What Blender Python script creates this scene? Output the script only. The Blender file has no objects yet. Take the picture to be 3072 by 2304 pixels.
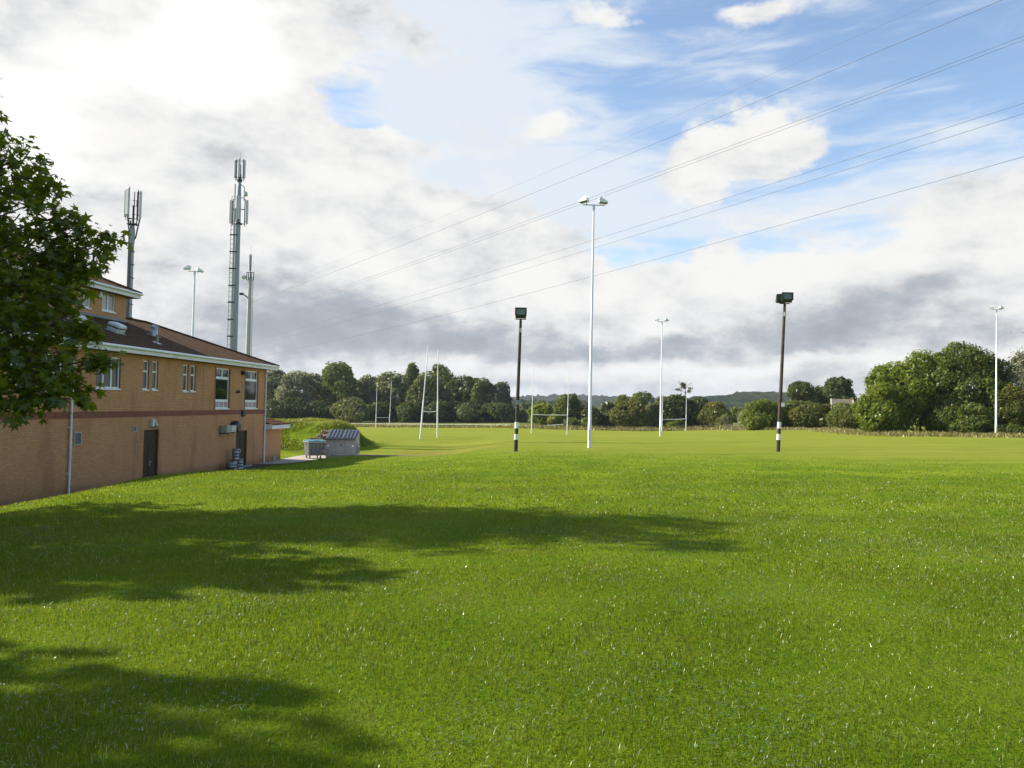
import bpy, math, random
import numpy as np
from mathutils import Vector, Matrix

SC = bpy.context.scene
COL = SC.collection
R = math.radians
rng = np.random.default_rng(11)
random.seed(5)

# ------------------------------------------------------------------ camera frame
EYE = np.array([0.0, 0.0, 1.6])
FPX = 2390.0
PITCH = math.atan(62 / 2390.0)
ROLL = R(1.2)
_f = np.array([0, math.cos(PITCH), math.sin(PITCH)])
_u0 = np.array([0, -math.sin(PITCH), math.cos(PITCH)])
_r0 = np.array([1.0, 0, 0])
CR = _r0 * math.cos(ROLL) + _u0 * math.sin(ROLL)
CU = -_r0 * math.sin(ROLL) + _u0 * math.cos(ROLL)

def ray(px, py):
    d = _f + CR * ((px - 1536) / FPX) + CU * ((1152 - py) / FPX)
    return d / d[1]

def at(px, py, Y):
    """the point on the sight line at forward distance Y (m)"""
    return EYE + ray(px, py) * Y

def hitg(px, py, y0=3.0, y1=400.0):
    d = ray(px, py)
    Y = y0
    while Y < y1:
        p = EYE + d * Y
        if p[2] <= ground(p[0], p[1]):
            return p
        Y += 0.05 + Y * 0.002
    return EYE + d * y1

# ------------------------------------------------------------------ terrain
def sm(a, b, x):
    t = np.clip((np.asarray(x, float) - a) / (b - a), 0, 1)
    return t * t * (3 - 2 * t)

def softp(x, k):
    x = np.asarray(x, float)
    return k * np.log1p(np.exp(np.clip(x / k, -40, 40)))

BASE = -2.32
def ground(x, y, detail=True):
    x = np.asarray(x, float); y = np.asarray(y, float)
    yp = np.maximum(y, 0)
    yc = np.where(yp < 200, yp, 200 + 40 * (1 - np.exp(-(np.maximum(yp, 200) - 200) / 40)))
    z = -0.0225 * yc
    L = softp(-x, 2.0)
    L = 40 * (1 - np.exp(-L / 40))
    z = z - 0.03 * L * sm(0, 12, y)
    rr = softp(x - 0.2 * y, 4.0)
    coef = 0.032 + 0.00083 * (np.clip(y, 92, 160) - 92)
    z = z + 2.2 * (1 - np.exp(-rr * coef / 2.2)) * sm(8, 40, y)
    z = z - 0.34 * sm(23, 36, y) * (1 - sm(-6, 1.5, x)) * (1 - sm(58, 82, y))
    z = z + 0.16 * sm(14, 20, y) * (1 - sm(24, 32, y)) * np.exp(-((x + 9) / 3.5) ** 2)
    z = z - 0.50 * sm(6, 14, y) * (1 - sm(19, 29, y)) * (1 - sm(-13, -8.5, x))
    w = (x + 19.04 - 0.076 * y) * 0.997
    S = np.maximum(sm(0.7, 6.0, w), sm(80, 110, y))
    S = np.maximum(S, 1 - sm(2, 10, y))
    z = BASE + (z - BASE) * S
    Ym = (1 - sm(7, 13.5, w)) * sm(47.5, 51.5, y) * (1 - sm(80, 105, y))
    z = z + (BASE - z) * Ym
    M = (1 - sm(-15.0, -11.8, x)) * sm(59.0, 66.0, y) * (1 - sm(69, 77, y))
    n = 0.12 * np.sin(x * 1.3 + y * .4) * np.sin(y * .9 - x * .3) + 0.07 * np.sin(x * 2.9) * np.sin(y * 2.3 + 1)
    z = z + M * (2.25 + n * .75)
    if detail:
        z = z + 0.022 * np.sin(x * .55 + 1.2) * np.sin(y * .43 + .3) * sm(2, 8, y) + 0.012 * np.sin(x * 1.7 + y * .6) * np.sin(y * 1.3)
    return z

def gz(x, y):
    return float(ground(x, y))

# ------------------------------------------------------------------ mesh builder
class MB:
    def __init__(self):
        self.v = []; self.f = []; self.m = []; self.s = []
    def add(self, verts, faces, mi=0, smooth=False):
        b = len(self.v)
        self.v += [tuple(map(float, p)) for p in verts]
        for f in faces:
            self.f.append([b + i for i in f]); self.m.append(mi); self.s.append(smooth)
        return self
    def box(self, c, size, rot=0.0, mi=0, ax=None):
        """axis-aligned box turned by rot about z; ax = 3 axes (columns) instead"""
        hx, hy, hz = [s / 2 for s in size]
        c = np.array(c, float)
        if ax is None:
            ax = [(math.cos(rot), math.sin(rot), 0), (-math.sin(rot), math.cos(rot), 0), (0, 0, 1)]
        a, b_, d = [np.array(q, float) for q in ax]
        vs = [c + a * sx * hx + b_ * sy * hy + d * sz * hz for sz in (-1, 1) for sx, sy in ((-1, -1), (1, -1), (1, 1), (-1, 1))]
        return self.add(vs, [(3, 2, 1, 0), (4, 5, 6, 7), (0, 1, 5, 4), (1, 2, 6, 5), (2, 3, 7, 6), (3, 0, 4, 7)], mi)
    def bb(self, x0, x1, y0, y1, z0, z1, mi=0):
        return self.box(((x0 + x1) / 2, (y0 + y1) / 2, (z0 + z1) / 2), (abs(x1 - x0), abs(y1 - y0), abs(z1 - z0)), 0, mi)
    def tube(self, pts, rad, n=8, mi=0, caps=True, smooth=True):
        pts = [np.array(p, float) for p in pts]
        if not hasattr(rad, '__len__'): rad = [rad] * len(pts)
        vs = []; fs = []
        t0 = pts[1] - pts[0]; t0 = t0 / np.linalg.norm(t0)
        a = np.cross(t0, (0, 0, 1)) if abs(t0[2]) < .9 else np.cross(t0, (1, 0, 0))
        a /= np.linalg.norm(a)
        for i, p in enumerate(pts):
            t = pts[min(i + 1, len(pts) - 1)] - pts[max(i - 1, 0)]
            t = t / (np.linalg.norm(t) + 1e-12)
            a = a - t * np.dot(a, t); a /= np.linalg.norm(a)
            b_ = np.cross(t, a)
            for k in range(n):
                q = 2 * math.pi * (k + .5) / n
                vs.append(p + (a * math.cos(q) + b_ * math.sin(q)) * rad[i])
        for i in range(len(pts) - 1):
            for k in range(n):
                k2 = (k + 1) % n
                fs.append((i * n + k, i * n + k2, (i + 1) * n + k2, (i + 1) * n + k))
        self.add(vs, fs, mi, smooth)
        if caps:
            self.add(vs[:n], [tuple(range(n))[::-1]], mi); self.add(vs[-n:], [tuple(range(n))], mi)
        return self
    def lathe(self, c, prof, n=16, mi=0, smooth=True):
        """profile [(r, z)] turned about the vertical through c"""
        vs = []; fs = []
        for r, z in prof:
            for k in range(n):
                q = 2 * math.pi * k / n
                vs.append((c[0] + r * math.cos(q), c[1] + r * math.sin(q), c[2] + z))
        for i in range(len(prof) - 1):
            for k in range(n):
                k2 = (k + 1) % n
                fs.append((i * n + k, i * n + k2, (i + 1) * n + k2, (i + 1) * n + k))
        self.add(vs, fs, mi, smooth)
        self.add(vs[:n], [tuple(range(n))[::-1]], mi); self.add(vs[-n:], [tuple(range(n))], mi)
        return self
    def prism(self, poly, d, mi=0):
        """polygon of 3-d points swept by vector d"""
        n = len(poly); d = np.array(d, float)
        vs = [np.array(p, float) for p in poly]; vs += [p + d for p in vs]
        fs = [tuple(range(n))[::-1], tuple(range(n, 2 * n))] + [(i, (i + 1) % n, n + (i + 1) % n, n + i) for i in range(n)]
        return self.add(vs, fs, mi)
    def quad(self, *p, mi=0):
        return self.add(p, [tuple(range(len(p)))], mi)
    def build(self, name, mats, parent=None, loc=None, bevel=0.0):
        me = bpy.data.meshes.new(name)
        me.from_pydata(self.v, [], self.f)
        if not isinstance(mats, (list, tuple)): mats = [mats]
        for m in mats: me.materials.append(m)
        me.polygons.foreach_set('material_index', self.m)
        me.polygons.foreach_set('use_smooth', self.s)
        me.update()
        o = bpy.data.objects.new(name, me); COL.objects.link(o)
        if parent is not None: o.parent = parent
        if loc is not None: o.location = loc
        if bevel > 0:
            b = o.modifiers.new('edge', 'BEVEL'); b.width = bevel; b.segments = 2; b.limit_method = 'ANGLE'; b.angle_limit = R(40)
        return o

def tag(o, label=None, cat=None, group=None, kind=None):
    if label: o['label'] = label
    if cat: o['category'] = cat
    if group: o['group'] = group
    if kind: o['kind'] = kind
    return o

def thing(name, label, cat, loc, rz=0.0, group=None):
    o = bpy.data.objects.new(name, None); COL.objects.link(o)
    o.location = tuple(map(float, loc)); o.rotation_euler = (0, 0, rz); o.empty_display_size = .3
    return tag(o, label, cat, group)

def np_mesh(name, co, loops, counts, mat, parent=None, smooth=False, tint=None):
    """mesh from flat arrays: verts (n,3), loop vertex indices, loop count per face"""
    me = bpy.data.meshes.new(name)
    me.vertices.add(len(co)); me.vertices.foreach_set('co', np.ascontiguousarray(co, np.float32).ravel())
    me.loops.add(len(loops)); me.loops.foreach_set('vertex_index', np.ascontiguousarray(loops, np.int32))
    me.polygons.add(len(counts))
    st = np.concatenate([[0], np.cumsum(counts)[:-1]]).astype(np.int32)
    me.polygons.foreach_set('loop_start', st)
    try: me.polygons.foreach_set('loop_total', np.ascontiguousarray(counts, np.int32))
    except Exception: pass
    me.update(calc_edges=True)
    if smooth: me.polygons.foreach_set('use_smooth', np.ones(len(counts), bool))
    if tint is not None:
        a = me.attributes.new('tint', 'FLOAT', 'FACE'); a.data.foreach_set('value', np.ascontiguousarray(tint, np.float32))
    me.materials.append(mat)
    o = bpy.data.objects.new(name, me); COL.objects.link(o)
    if parent is not None: o.parent = parent
    return o

# ------------------------------------------------------------------ materials
class NT:
    def __init__(self, name, world=False):
        if world:
            self.id = bpy.data.worlds.new(name); self.id.use_nodes = True
        else:
            self.id = bpy.data.materials.new(name); self.id.use_nodes = True
        self.t = self.id.node_tree; self.t.nodes.clear()
    def n(self, typ, **kw):
        nd = self.t.nodes.new(typ)
        for k, v in kw.items(): setattr(nd, k, v)
        return nd
    def l(self, a, b):
        self.t.links.new(a, b)
    def inp(self, sock, v):
        if v is None: return
        if isinstance(v, bpy.types.NodeSocket): self.l(v, sock)
        else: sock.default_value = v
    def math(self, op, a, b=None, c=None, clamp=False):
        nd = self.n('ShaderNodeMath', operation=op, use_clamp=clamp)
        for i, v in enumerate((a, b, c)): self.inp(nd.inputs[i], v) if v is not None else None
        return nd.outputs[0]
    def vmath(self, op, a, b=None):
        nd = self.n('ShaderNodeVectorMath', operation=op)
        self.inp(nd.inputs[0], a)
        if b is not None: self.inp(nd.inputs[1], b)
        return nd.outputs['Value'] if op in ('DOT_PRODUCT', 'LENGTH') else nd.outputs[0]
    def noise(self, vec, scale, detail=4, rough=.55, dist=0.0):
        nd = self.n('ShaderNodeTexNoise'); self.inp(nd.inputs['Vector'], vec)
        nd.inputs['Scale'].default_value = scale; nd.inputs['Detail'].default_value = detail
        nd.inputs['Roughness'].default_value = rough; nd.inputs['Distortion'].default_value = dist
        return nd.outputs[0]
    def smooth(self, x, a, b, lo=0.0, hi=1.0):
        nd = self.n('ShaderNodeMapRange', interpolation_type='SMOOTHSTEP'); self.inp(nd.inputs[0], x)
        nd.inputs[1].default_value = a; nd.inputs[2].default_value = b; nd.inputs[3].default_value = lo; nd.inputs[4].default_value = hi
        return nd.outputs[0]
    def mix(self, fac, a, b, mode='MIX'):
        nd = self.n('ShaderNodeMix', data_type='RGBA', blend_type=mode)
        self.inp(nd.inputs[0], fac)
        for s, v in ((nd.inputs[6], a), (nd.inputs[7], b)):
            if isinstance(v, (tuple, list)) and len(v) == 3: v = (*v, 1)
            self.inp(s, v)
        return nd.outputs[2]
    def mapping(self, vec, loc=(0, 0, 0), rot=(0, 0, 0), scale=(1, 1, 1), typ='POINT'):
        nd = self.n('ShaderNodeMapping', vector_type=typ); self.l(vec, nd.inputs[0])
        if typ != 'VECTOR': nd.inputs[1].default_value = loc
        nd.inputs[2].default_value = rot; nd.inputs[3].default_value = scale
        return nd.outputs[0]
    def obj(self):
        return self.n('ShaderNodeTexCoord').outputs['Object']
    def pos(self):
        return self.n('ShaderNodeNewGeometry').outputs['Position']
    def bump(self, h, strength=.3, dist=.02):
        nd = self.n('ShaderNodeBump'); self.l(h, nd.inputs['Height'])
        nd.inputs['Strength'].default_value = strength; nd.inputs['Distance'].default_value = dist
        return nd.outputs[0]
    def principled(self, col, rough=.7, metal=0.0, spec=.5, normal=None):
        p = self.n('ShaderNodeBsdfPrincipled'); out = self.n('ShaderNodeOutputMaterial')
        if isinstance(col, (tuple, list)) and len(col) == 3: col = (*col, 1)
        self.inp(p.inputs['Base Color'], col); self.inp(p.inputs['Roughness'], rough)
        self.inp(p.inputs['Metallic'], metal); p.inputs['Specular IOR Level'].default_value = spec
        if normal is not None: self.l(normal, p.inputs['Normal'])
        self.l(p.outputs[0], out.inputs[0])
        return self.id

def plain(name, col, rough=.6, metal=0.0, spec=.4, var=.18, scale=6.0, bump=0.0, dirt=None):
    """a surface of one colour with mottling, wear and (optionally) grime of its own shape"""
    t = NT(name); v = t.obj()
    n1 = t.noise(v, scale, 5, .6); n2 = t.noise(v, scale * 7, 3, .6)
    f = t.math('ADD', t.math('MULTIPLY', n1, .7), t.math('MULTIPLY', n2, .3))
    f = t.smooth(f, .3, .7)
    a = tuple(c * (1 - var) for c in col); b = tuple(min(1, c * (1 + var)) for c in col)
    c = t.mix(f, a, b)
    if dirt:
        c = t.mix(t.smooth(t.noise(v, scale * .6, 6, .65), .52, .75, 0, .75), c, dirt)
    nm = t.bump(n2, bump, .01) if bump else None
    return t.principled(c, rough, metal, spec, nm)

def leafmat(name, dark, light, dry=None, trans=.35, gloss=.06):
    """leaves: diffuse + light let through + a little shine; every leaf has its own tint"""
    t = NT(name)
    at_ = t.n('ShaderNodeAttribute', attribute_name='tint').outputs['Fac']
    c = t.mix(at_, dark, light)
    n = t.noise(t.obj(), .35, 3, .6)
    c = t.mix(t.smooth(n, .35, .7, 0, .5), c, tuple(x * .72 for x in light))
    if dry: c = t.mix(t.smooth(at_, .86, .97), c, dry)
    d = t.n('ShaderNodeBsdfDiffuse'); t.l(c, d.inputs[0])
    tr = t.n('ShaderNodeBsdfTranslucent')
    tc = t.mix(.55, c, tuple(min(1, x * y) for x, y in zip(light, (1.9, 1.75, .9))))
    t.l(tc, tr.inputs[0])
    g = t.n('ShaderNodeBsdfGlossy'); g.inputs['Roughness'].default_value = .34
    m1 = t.n('ShaderNodeMixShader'); m1.inputs[0].default_value = trans; t.l(d.outputs[0], m1.inputs[1]); t.l(tr.outputs[0], m1.inputs[2])
    m2 = t.n('ShaderNodeMixShader'); m2.inputs[0].default_value = gloss; t.l(m1.outputs[0], m2.inputs[1]); t.l(g.outputs[0], m2.inputs[2])
    o = t.n('ShaderNodeOutputMaterial'); t.l(m2.outputs[0], o.inputs[0])
    return t.id
EXPO = 0.75; SKYK = 10 / 2 ** EXPO; SKYB = 1.35; HAZE = .00007
# ------------------------------------------------------------------ camera, sun, sky
cam_d = bpy.data.cameras.new('camera'); cam = bpy.data.objects.new('camera', cam_d); COL.objects.link(cam)
cam_d.sensor_width = 36.0; cam_d.lens = 36.0 * FPX / 3072; cam_d.clip_start = .1; cam_d.clip_end = 20000
mw = Matrix.Identity(4)
for i in range(3):
    mw[i][0] = CR[i]; mw[i][1] = CU[i]; mw[i][2] = -_f[i]; mw[i][3] = EYE[i]
cam.matrix_world = mw
SC.camera = cam
SC.view_settings.view_transform = 'Standard'; SC.view_settings.look = 'None'
SC.view_settings.exposure = EXPO; SC.view_settings.gamma = 1
SC.render.resolution_x = 1024; SC.render.resolution_y = 768
cy = SC.cycles
cy.max_bounces = 6; cy.diffuse_bounces = 3; cy.glossy_bounces = 2; cy.transmission_bounces = 4; cy.transparent_max_bounces = 6
cy.caustics_reflective = False; cy.caustics_refractive = False
cy.sample_clamp_indirect = 6; cy.use_denoising = True; cy.denoiser = 'OPENIMAGEDENOISE'; cy.denoising_prefilter = 'ACCURATE'

SUN_AZ, SUN_EL = R(-80), R(34)
sd = bpy.data.lights.new('sun', 'SUN'); sd.energy = 5.0; sd.angle = R(.55); sd.color = (1, .94, .82)
so = bpy.data.objects.new('sun', sd); COL.objects.link(so)
sdir = Vector((math.sin(SUN_AZ) * math.cos(SUN_EL), math.cos(SUN_AZ) * math.cos(SUN_EL), math.sin(SUN_EL)))
so.rotation_euler = sdir.to_track_quat('Z', 'Y').to_euler()
so.location = (-60, 20, 60)

def make_sky():
    t = NT('World', True)
    SC.world = t.id
    v = t.n('ShaderNodeTexCoord').outputs['Generated']
    sep = t.n('ShaderNodeSeparateXYZ'); t.l(v, sep.inputs[0])
    x, y, z = sep.outputs
    az = t.math('MULTIPLY', t.math('ARCTAN2', x, y), 57.29578)
    el = t.math('MULTIPLY', t.math('ARCSINE', z), 57.29578)
    cmb = t.n('ShaderNodeCombineXYZ'); t.l(az, cmb.inputs[0]); t.l(el, cmb.inputs[1])
    ae0 = cmb.outputs[0]
    # noise in direction space, flattened so that clouds stretch along the horizon
    vs = t.mapping(v, scale=(1, 1, 1.9))
    nz = t.n('ShaderNodeTexNoise'); t.l(vs, nz.inputs[0]); nz.inputs['Scale'].default_value = 5.0
    nz.inputs['Detail'].default_value = 7; nz.inputs['Roughness'].default_value = .6
    off = t.vmath('SUBTRACT', nz.outputs['Color'], (.5, .5, .5))
    offm = t.n('ShaderNodeVectorMath', operation='MULTIPLY'); t.l(off, offm.inputs[0]); offm.inputs[1].default_value = (9, 6, 0)
    ae = t.vmath('ADD', ae0, offm.outputs[0])
    big = t.noise(vs, 3.2, 5, .55)
    fine = t.noise(vs, 11, 8, .62)
    wisp = t.noise(t.mapping(v, rot=(0, R(25), R(20)), scale=(1.2, 1, 6)), 5.5, 7, .6, .6)
    def blobs(lst, vec):
        tot = None
        for px, py, rx, ry, rot, amp in lst:
            d = ray(px, py); d = d / np.linalg.norm(d)
            a = math.degrees(math.atan2(d[0], d[1])); e = math.degrees(math.asin(d[2]))
            m = t.mapping(vec, loc=(a, e, 0), rot=(0, 0, R(rot)), scale=(rx * .0235, ry * .0235, 1), typ='TEXTURE')
            g = t.math('EXPONENT', t.math('MULTIPLY', t.vmath('DOT_PRODUCT', m, m), -1.0))
            tot = t.math('MULTIPLY', g, amp) if tot is None else t.math('MULTIPLY_ADD', g, amp, tot)
        return tot
    SKY = sky_tables()
    cover = blobs(SKY['cover'], ae)
    cover = t.math('ADD', cover, t.math('MULTIPLY', t.math('SUBTRACT', fine, .5), 1.15))
    cover = t.math('ADD', cover, t.math('MULTIPLY', t.math('SUBTRACT', big, .5), .7))
    mask = t.smooth(cover, .27, .58)
    dark = blobs(SKY['dark'], ae)
    puff = t.noise(t.mapping(v, scale=(1, 1, 2.2)), 22, 8, .62)
    dark = t.math('ADD', dark, t.math('MULTIPLY', t.math('SUBTRACT', fine, .5), 1.2))
    dark = t.math('ADD', dark, t.math('MULTIPLY', t.math('SUBTRACT', puff, .5), 1.25))
    dark = t.math('ADD', dark, t.math('MULTIPLY', t.math('SUBTRACT', big, .5), .9))
    # relief: the side of each billow that faces the sun is lit, the far side and base are shaded
    step = t.vmath('ADD', v, (-.030, .004, .026))
    def dens(vec): return t.noise(t.mapping(vec, scale=(1, 1, 1.7)), 9.5, 6, .55)
    rel = t.math('SUBTRACT', dens(v), dens(step))
    dark = t.math('SUBTRACT', dark, t.math('MULTIPLY', rel, 1.25))
    dk = t.smooth(dark, -.25, 1.45)
    ramp = t.n('ShaderNodeValToRGB'); t.l(dk, ramp.inputs[0])
    cr = ramp.color_ramp
    cr.elements[0].position = 0; cr.elements[0].color = (*[c * SKYK for c in (.95, .94, .92)], 1)
    cr.elements[1].position = 1; cr.elements[1].color = (*[c * SKYK for c in (.36, .40, .445)], 1)
    e_ = cr.elements.new(.38); e_.color = (*[c * SKYK for c in (.73, .74, .75)], 1)
    e_ = cr.elements.new(.7); e_.color = (*[c * SKYK for c in (.49, .52, .555)], 1)
    sky = t.n('ShaderNodeTexSky', sky_type='NISHITA'); sky.sun_disc = False
    sky.sun_elevation = SUN_EL; sky.sun_rotation = SUN_AZ; sky.air_density = 1.0; sky.dust_density = 1.0; sky.ozone_density = 1.5
    blue = t.mix(1.0, sky.outputs[0], (SKYB, SKYB, SKYB), 'MULTIPLY')
    # thin high veil and wisps over the blue
    veil = blobs(SKY['veil'], ae)
    veil = t.math('MULTIPLY_ADD', t.math('SUBTRACT', wisp, .5), 2.3, veil)
    veil = t.smooth(veil, .1, 1.1, 0, .92)
    blue = t.mix(veil, blue, tuple(c * SKYK for c in (.80, .86, .93)))
    col = t.mix(mask, blue, ramp.outputs[0])
    # the clouds thin out and shine in front of the hidden sun
    glow = blobs(SKY['glow'], ae)
    glow = t.math('SUBTRACT', glow, t.math('MULTIPLY', dk, .35))
    glow = t.smooth(t.math('MULTIPLY_ADD', t.math('SUBTRACT', fine, .5), 1.1, glow), .20, 1.15)
    col = t.mix(glow, col, tuple(c * SKYK for c in (1.10, 1.09, 1.06)))
    # away from the sun and overhead: open deeper blue
    bg = t.n('ShaderNodeBackground'); t.l(col, bg.inputs[0]); bg.inputs[1].default_value = .1
    o = t.n('ShaderNodeOutputWorld'); t.l(bg.outputs[0], o.inputs[0])
    t.id.cycles.sampling_method = 'MANUAL'; t.id.cycles.sample_map_resolution = 512

def sky_tables():
    # (pixel x, pixel y of the photograph -> a direction of the sky), radii in pixels, tilt, weight
    cover = [
        (200, 250, 900, 560, 0, 1.1), (600, 620, 620, 300, 0, .7), (250, 900, 800, 330, 0, .9),
        (1000, 640, 260, 110, -20, .1), (900, 820, 420, 110, 0, .5), (1090, 350, 170, 80, -20, -.75), (960, 620, 240, 45, -12, -.6), (1250, 560, 220, 70, 0, -.3), (470, 560, 120, 40, 0, -.35),
        (1150, 430, 90, 45, 0, .75), (1080, 420, 60, 30, 0, .45),
        (1230, 700, 300, 80, -12, .5),
        (2215, 430, 210, 95, 6, 1.15), (2420, 450, 130, 50, 20, .55), (2110, 520, 110, 55, 0, .4),
        (2960, 660, 210, 110, 8, 1.1), (1680, 380, 130, 50, 25, .55), (1780, 30, 120, 40, 0, .55), (2270, 20, 330, 50, 0, .55),
        (2250, 650, 500, 60, 0, .3),
        (1500, 960, 900, 170, 0, 1.15), (2300, 920, 520, 120, 6, 1.1), (2900, 950, 420, 110, 0, .85), (1400, 760, 340, 60, 0, .35),
        (1500, 1130, 2600, 85, 0, .75), (2170, 760, 150, 50, 25, .5),
        (2850, 1100, 300, 60, 0, .4),
    ]
    dark = [
        (420, 340, 330, 100, -8, .26), (900, 250, 330, 120, 35, .12), (150, 40, 300, 90, 0, .10), (1150, 60, 240, 130, 40, .0),
        (750, 860, 480, 120, 0, .45), (300, 620, 420, 120, 0, .18),
        (1250, 1030, 620, 80, 0, .66), (1900, 1030, 700, 80, 0, .58), (2650, 1010, 420, 70, 4, .5), (900, 950, 300, 90, 0, .5),
        (2350, 930, 420, 80, 0, .35), (2760, 860, 120, 50, 20, .45),
        (1500, 1165, 2600, 34, 0, .50), (1500, 1120, 2600, 26, 0, .22), (2940, 720, 140, 40, 0, .35), (2300, 490, 120, 40, 0, .25), (1300, 730, 200, 40, -10, .3),
        (1180, 840, 60, 30, 0, -.5), (2000, 965, 60, 30, 0, -.9), (1830, 1005, 90, 26, 0, -.6), (2500, 790, 280, 35, 0, -.4), (2150, 880, 300, 45, 0, -.25), (1500, 1110, 900, 28, 0, -.35),
        (2550, 1090, 500, 22, 0, -.4), (1900, 1085, 500, 20, 0, -.35),
    ]
    veil = [
        (1500, 300, 330, 420, 0, .95), (1300, 100, 260, 300, 0, .9), (1750, 550, 500, 130, 0, .62), (2300, 160, 420, 60, 30, .28),
        (2900, 700, 500, 160, 0, .45), (2700, 420, 80, 300, 60, .35), (2000, 640, 900, 90, 0, .5), (2980, 420, 60, 200, 50, .4), (1000, 500, 400, 250, 0, .4),
        (1500, 1000, 2500, 260, 0, .35), (2500, 250, 900, 420, 10, .20), (1900, 130, 260, 80, 0, .35),
    ]
    glow = [
        (430, 200, 320, 120, 8, 1.1), (640, 120, 200, 150, -30, .85), (60, 380, 150, 130, 0, .7), (200, 500, 240, 90, 0, .35),
        (800, 40, 120, 100, 0, .55), (300, 560, 380, 90, 0, .35),
    ]
    return dict(cover=cover, dark=dark, veil=veil, glow=glow)
make_sky()
# ------------------------------------------------------------------ ground
def grid_axis(lo, hi, fine_lo, fine_hi, step, grow=1.13, cap=140):
    a = list(np.arange(fine_lo, fine_hi + 1e-6, step))
    s = step
    while a[-1] < hi:
        s = min(s * grow, cap); a.append(a[-1] + s)
    s = step; b = []
    c = fine_lo
    while c > lo:
        s = min(s * grow, cap); c -= s; b.append(c)
    return np.array(b[::-1] + a)

def turf_material():
    t = NT('turf')
    p = t.pos()
    sep = t.n('ShaderNodeSeparateXYZ'); t.l(p, sep.inputs[0])
    x, y, z = sep.outputs
    n_big = t.noise(p, .05, 4, .6); n_mid = t.noise(p, .45, 5, .65); n_fin = t.noise(p, 6.0, 6, .7)
    n_str = t.noise(t.mapping(p, scale=(.03, .55, 1)), 1.0, 5, .65)       # mown bands lying across the view
    n_row = t.noise(t.mapping(p, scale=(.12, 2.2, 1)), 1.0, 4, .7)
    near = t.mix(t.smooth(n_mid, .3, .7), (.082, .148, .004), (.172, .232, .008))
    near = t.mix(t.smooth(n_fin, .5, .75, 0, .45), near, (.19, .20, .010))
    near = t.mix(t.math('MULTIPLY', t.smooth(t.noise(p, .9, 6, .75), .50, .70, 0, .6), t.smooth(y, 22, 9)), near, (.13, .115, .03))
    near = t.mix(t.smooth(y, 14, 4, 0, .45), near, (.05, .095, .004))  # ground darkened up close; brightness gained at grazing view put into the colour
    near = t.mix(t.smooth(t.noise(p, 1.6, 5, .7), .5, .72, 0, .5), near, (.068, .125, .004))
    far = t.mix(t.smooth(n_str, .3, .7), (.160, .198, .014), (.250, .268, .034))
    far = t.mix(t.smooth(n_row, .45, .75, 0, .55), far, (.112, .158, .010))
    far = t.mix(t.smooth(t.noise(t.mapping(p, scale=(.35, 1.6, 1)), 1.0, 6, .75), .42, .7, 0, .5), far, (.105, .135, .012))
    far = t.mix(t.smooth(n_big, .45, .75, 0, .5), far, (.26, .25, .045))
    k = t.math('ADD', y, t.math('MULTIPLY', t.math('SUBTRACT', n_mid, .5), 16))
    k = t.math('ADD', k, t.math('MULTIPLY', x, .75))
    c = t.mix(t.smooth(k, 30, 62), near, far)
    # a worn furrow along the foot of the slope, and worn grass near the floodlights
    ln = t.math('SUBTRACT', y, t.math('ADD', t.math('MULTIPLY_ADD', t.math('MAXIMUM', x, 0.0), .44, 65.3), t.math('MULTIPLY', t.math('MINIMUM', x, 0.0), -.22)))
    ln = t.math('ABSOLUTE', t.math('ADD', ln, t.math('MULTIPLY', t.math('SUBTRACT', t.noise(p, .25, 3), .5), 1.6)))
    line = t.math('MULTIPLY', t.smooth(ln, 1.1, .25), t.math('MULTIPLY', t.smooth(x, 30, 20), t.smooth(x, -13, -10)))
    c = t.mix(t.math('MULTIPLY', line, .8), c, (.040, .055, .004))
    # rank meadow beyond the pitches
    mead = t.mix(t.smooth(n_mid, .35, .65), (.16, .17, .035), (.25, .22, .07))
    mead = t.mix(t.smooth(n_big, .4, .6), mead, (.09, .115, .02))
    c = t.mix(t.smooth(t.math('ADD', y, t.math('MULTIPLY', t.math('SUBTRACT', n_mid, .5), 14)), 224, 236), c, mead)
    # bank of rough grass beside the yard
    wd = t.smooth(t.math('ADD', x, t.math('MULTIPLY', t.math('SUBTRACT', n_mid, .5), 3)), -10.4, -12.2)
    rb = t.math('MULTIPLY', wd, t.math('MULTIPLY', t.smooth(y, 57.5, 59.5), t.smooth(y, 82, 74)))
    rough = t.mix(t.smooth(t.noise(p, 1.1, 6, .7), .35, .65), (.085, .135, .006), (.17, .20, .012))
    rough = t.mix(t.smooth(z, -.5, .1, 0, .6), rough, (.20, .18, .05))
    c = t.mix(rb, c, rough)
    dry = t.math('MULTIPLY', t.smooth(x, -9.6, -8.2), t.math('MULTIPLY', t.smooth(x, 1.5, -3.5), t.math('MULTIPLY', t.smooth(y, 52, 55), t.smooth(y, 66, 62))))
    c = t.mix(t.math('MULTIPLY', dry, t.smooth(n_mid, .35, .6, .2, .8)), c, (.20, .165, .04))
    # grass worn thin round the feet of the striped poles
    for wx, wy in ((.29, 44.9), (15.8, 47.0)):
        dd = t.math('ADD', t.math('MULTIPLY', t.math('ABSOLUTE', t.math('SUBTRACT', x, wx)), 1.0), t.math('MULTIPLY', t.math('ABSOLUTE', t.math('SUBTRACT', y, wy)), 1.0))
        c = t.mix(t.smooth(t.math('ADD', dd, t.math('MULTIPLY', t.math('SUBTRACT', n_mid, .5), 1.2)), 1.5, .5, 0, .6), c, (.20, .19, .06))
    h = t.math('ADD', t.math('MULTIPLY', n_fin, .6), t.math('MULTIPLY', t.noise(p, 22, 4, .7), .4))
    nb = t.n('ShaderNodeBump'); t.l(h, nb.inputs['Height']); nb.inputs['Strength'].default_value = .9; nb.inputs['Distance'].default_value = .09
    return t.principled(c, .95, 0, .04, nb.outputs[0])

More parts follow.
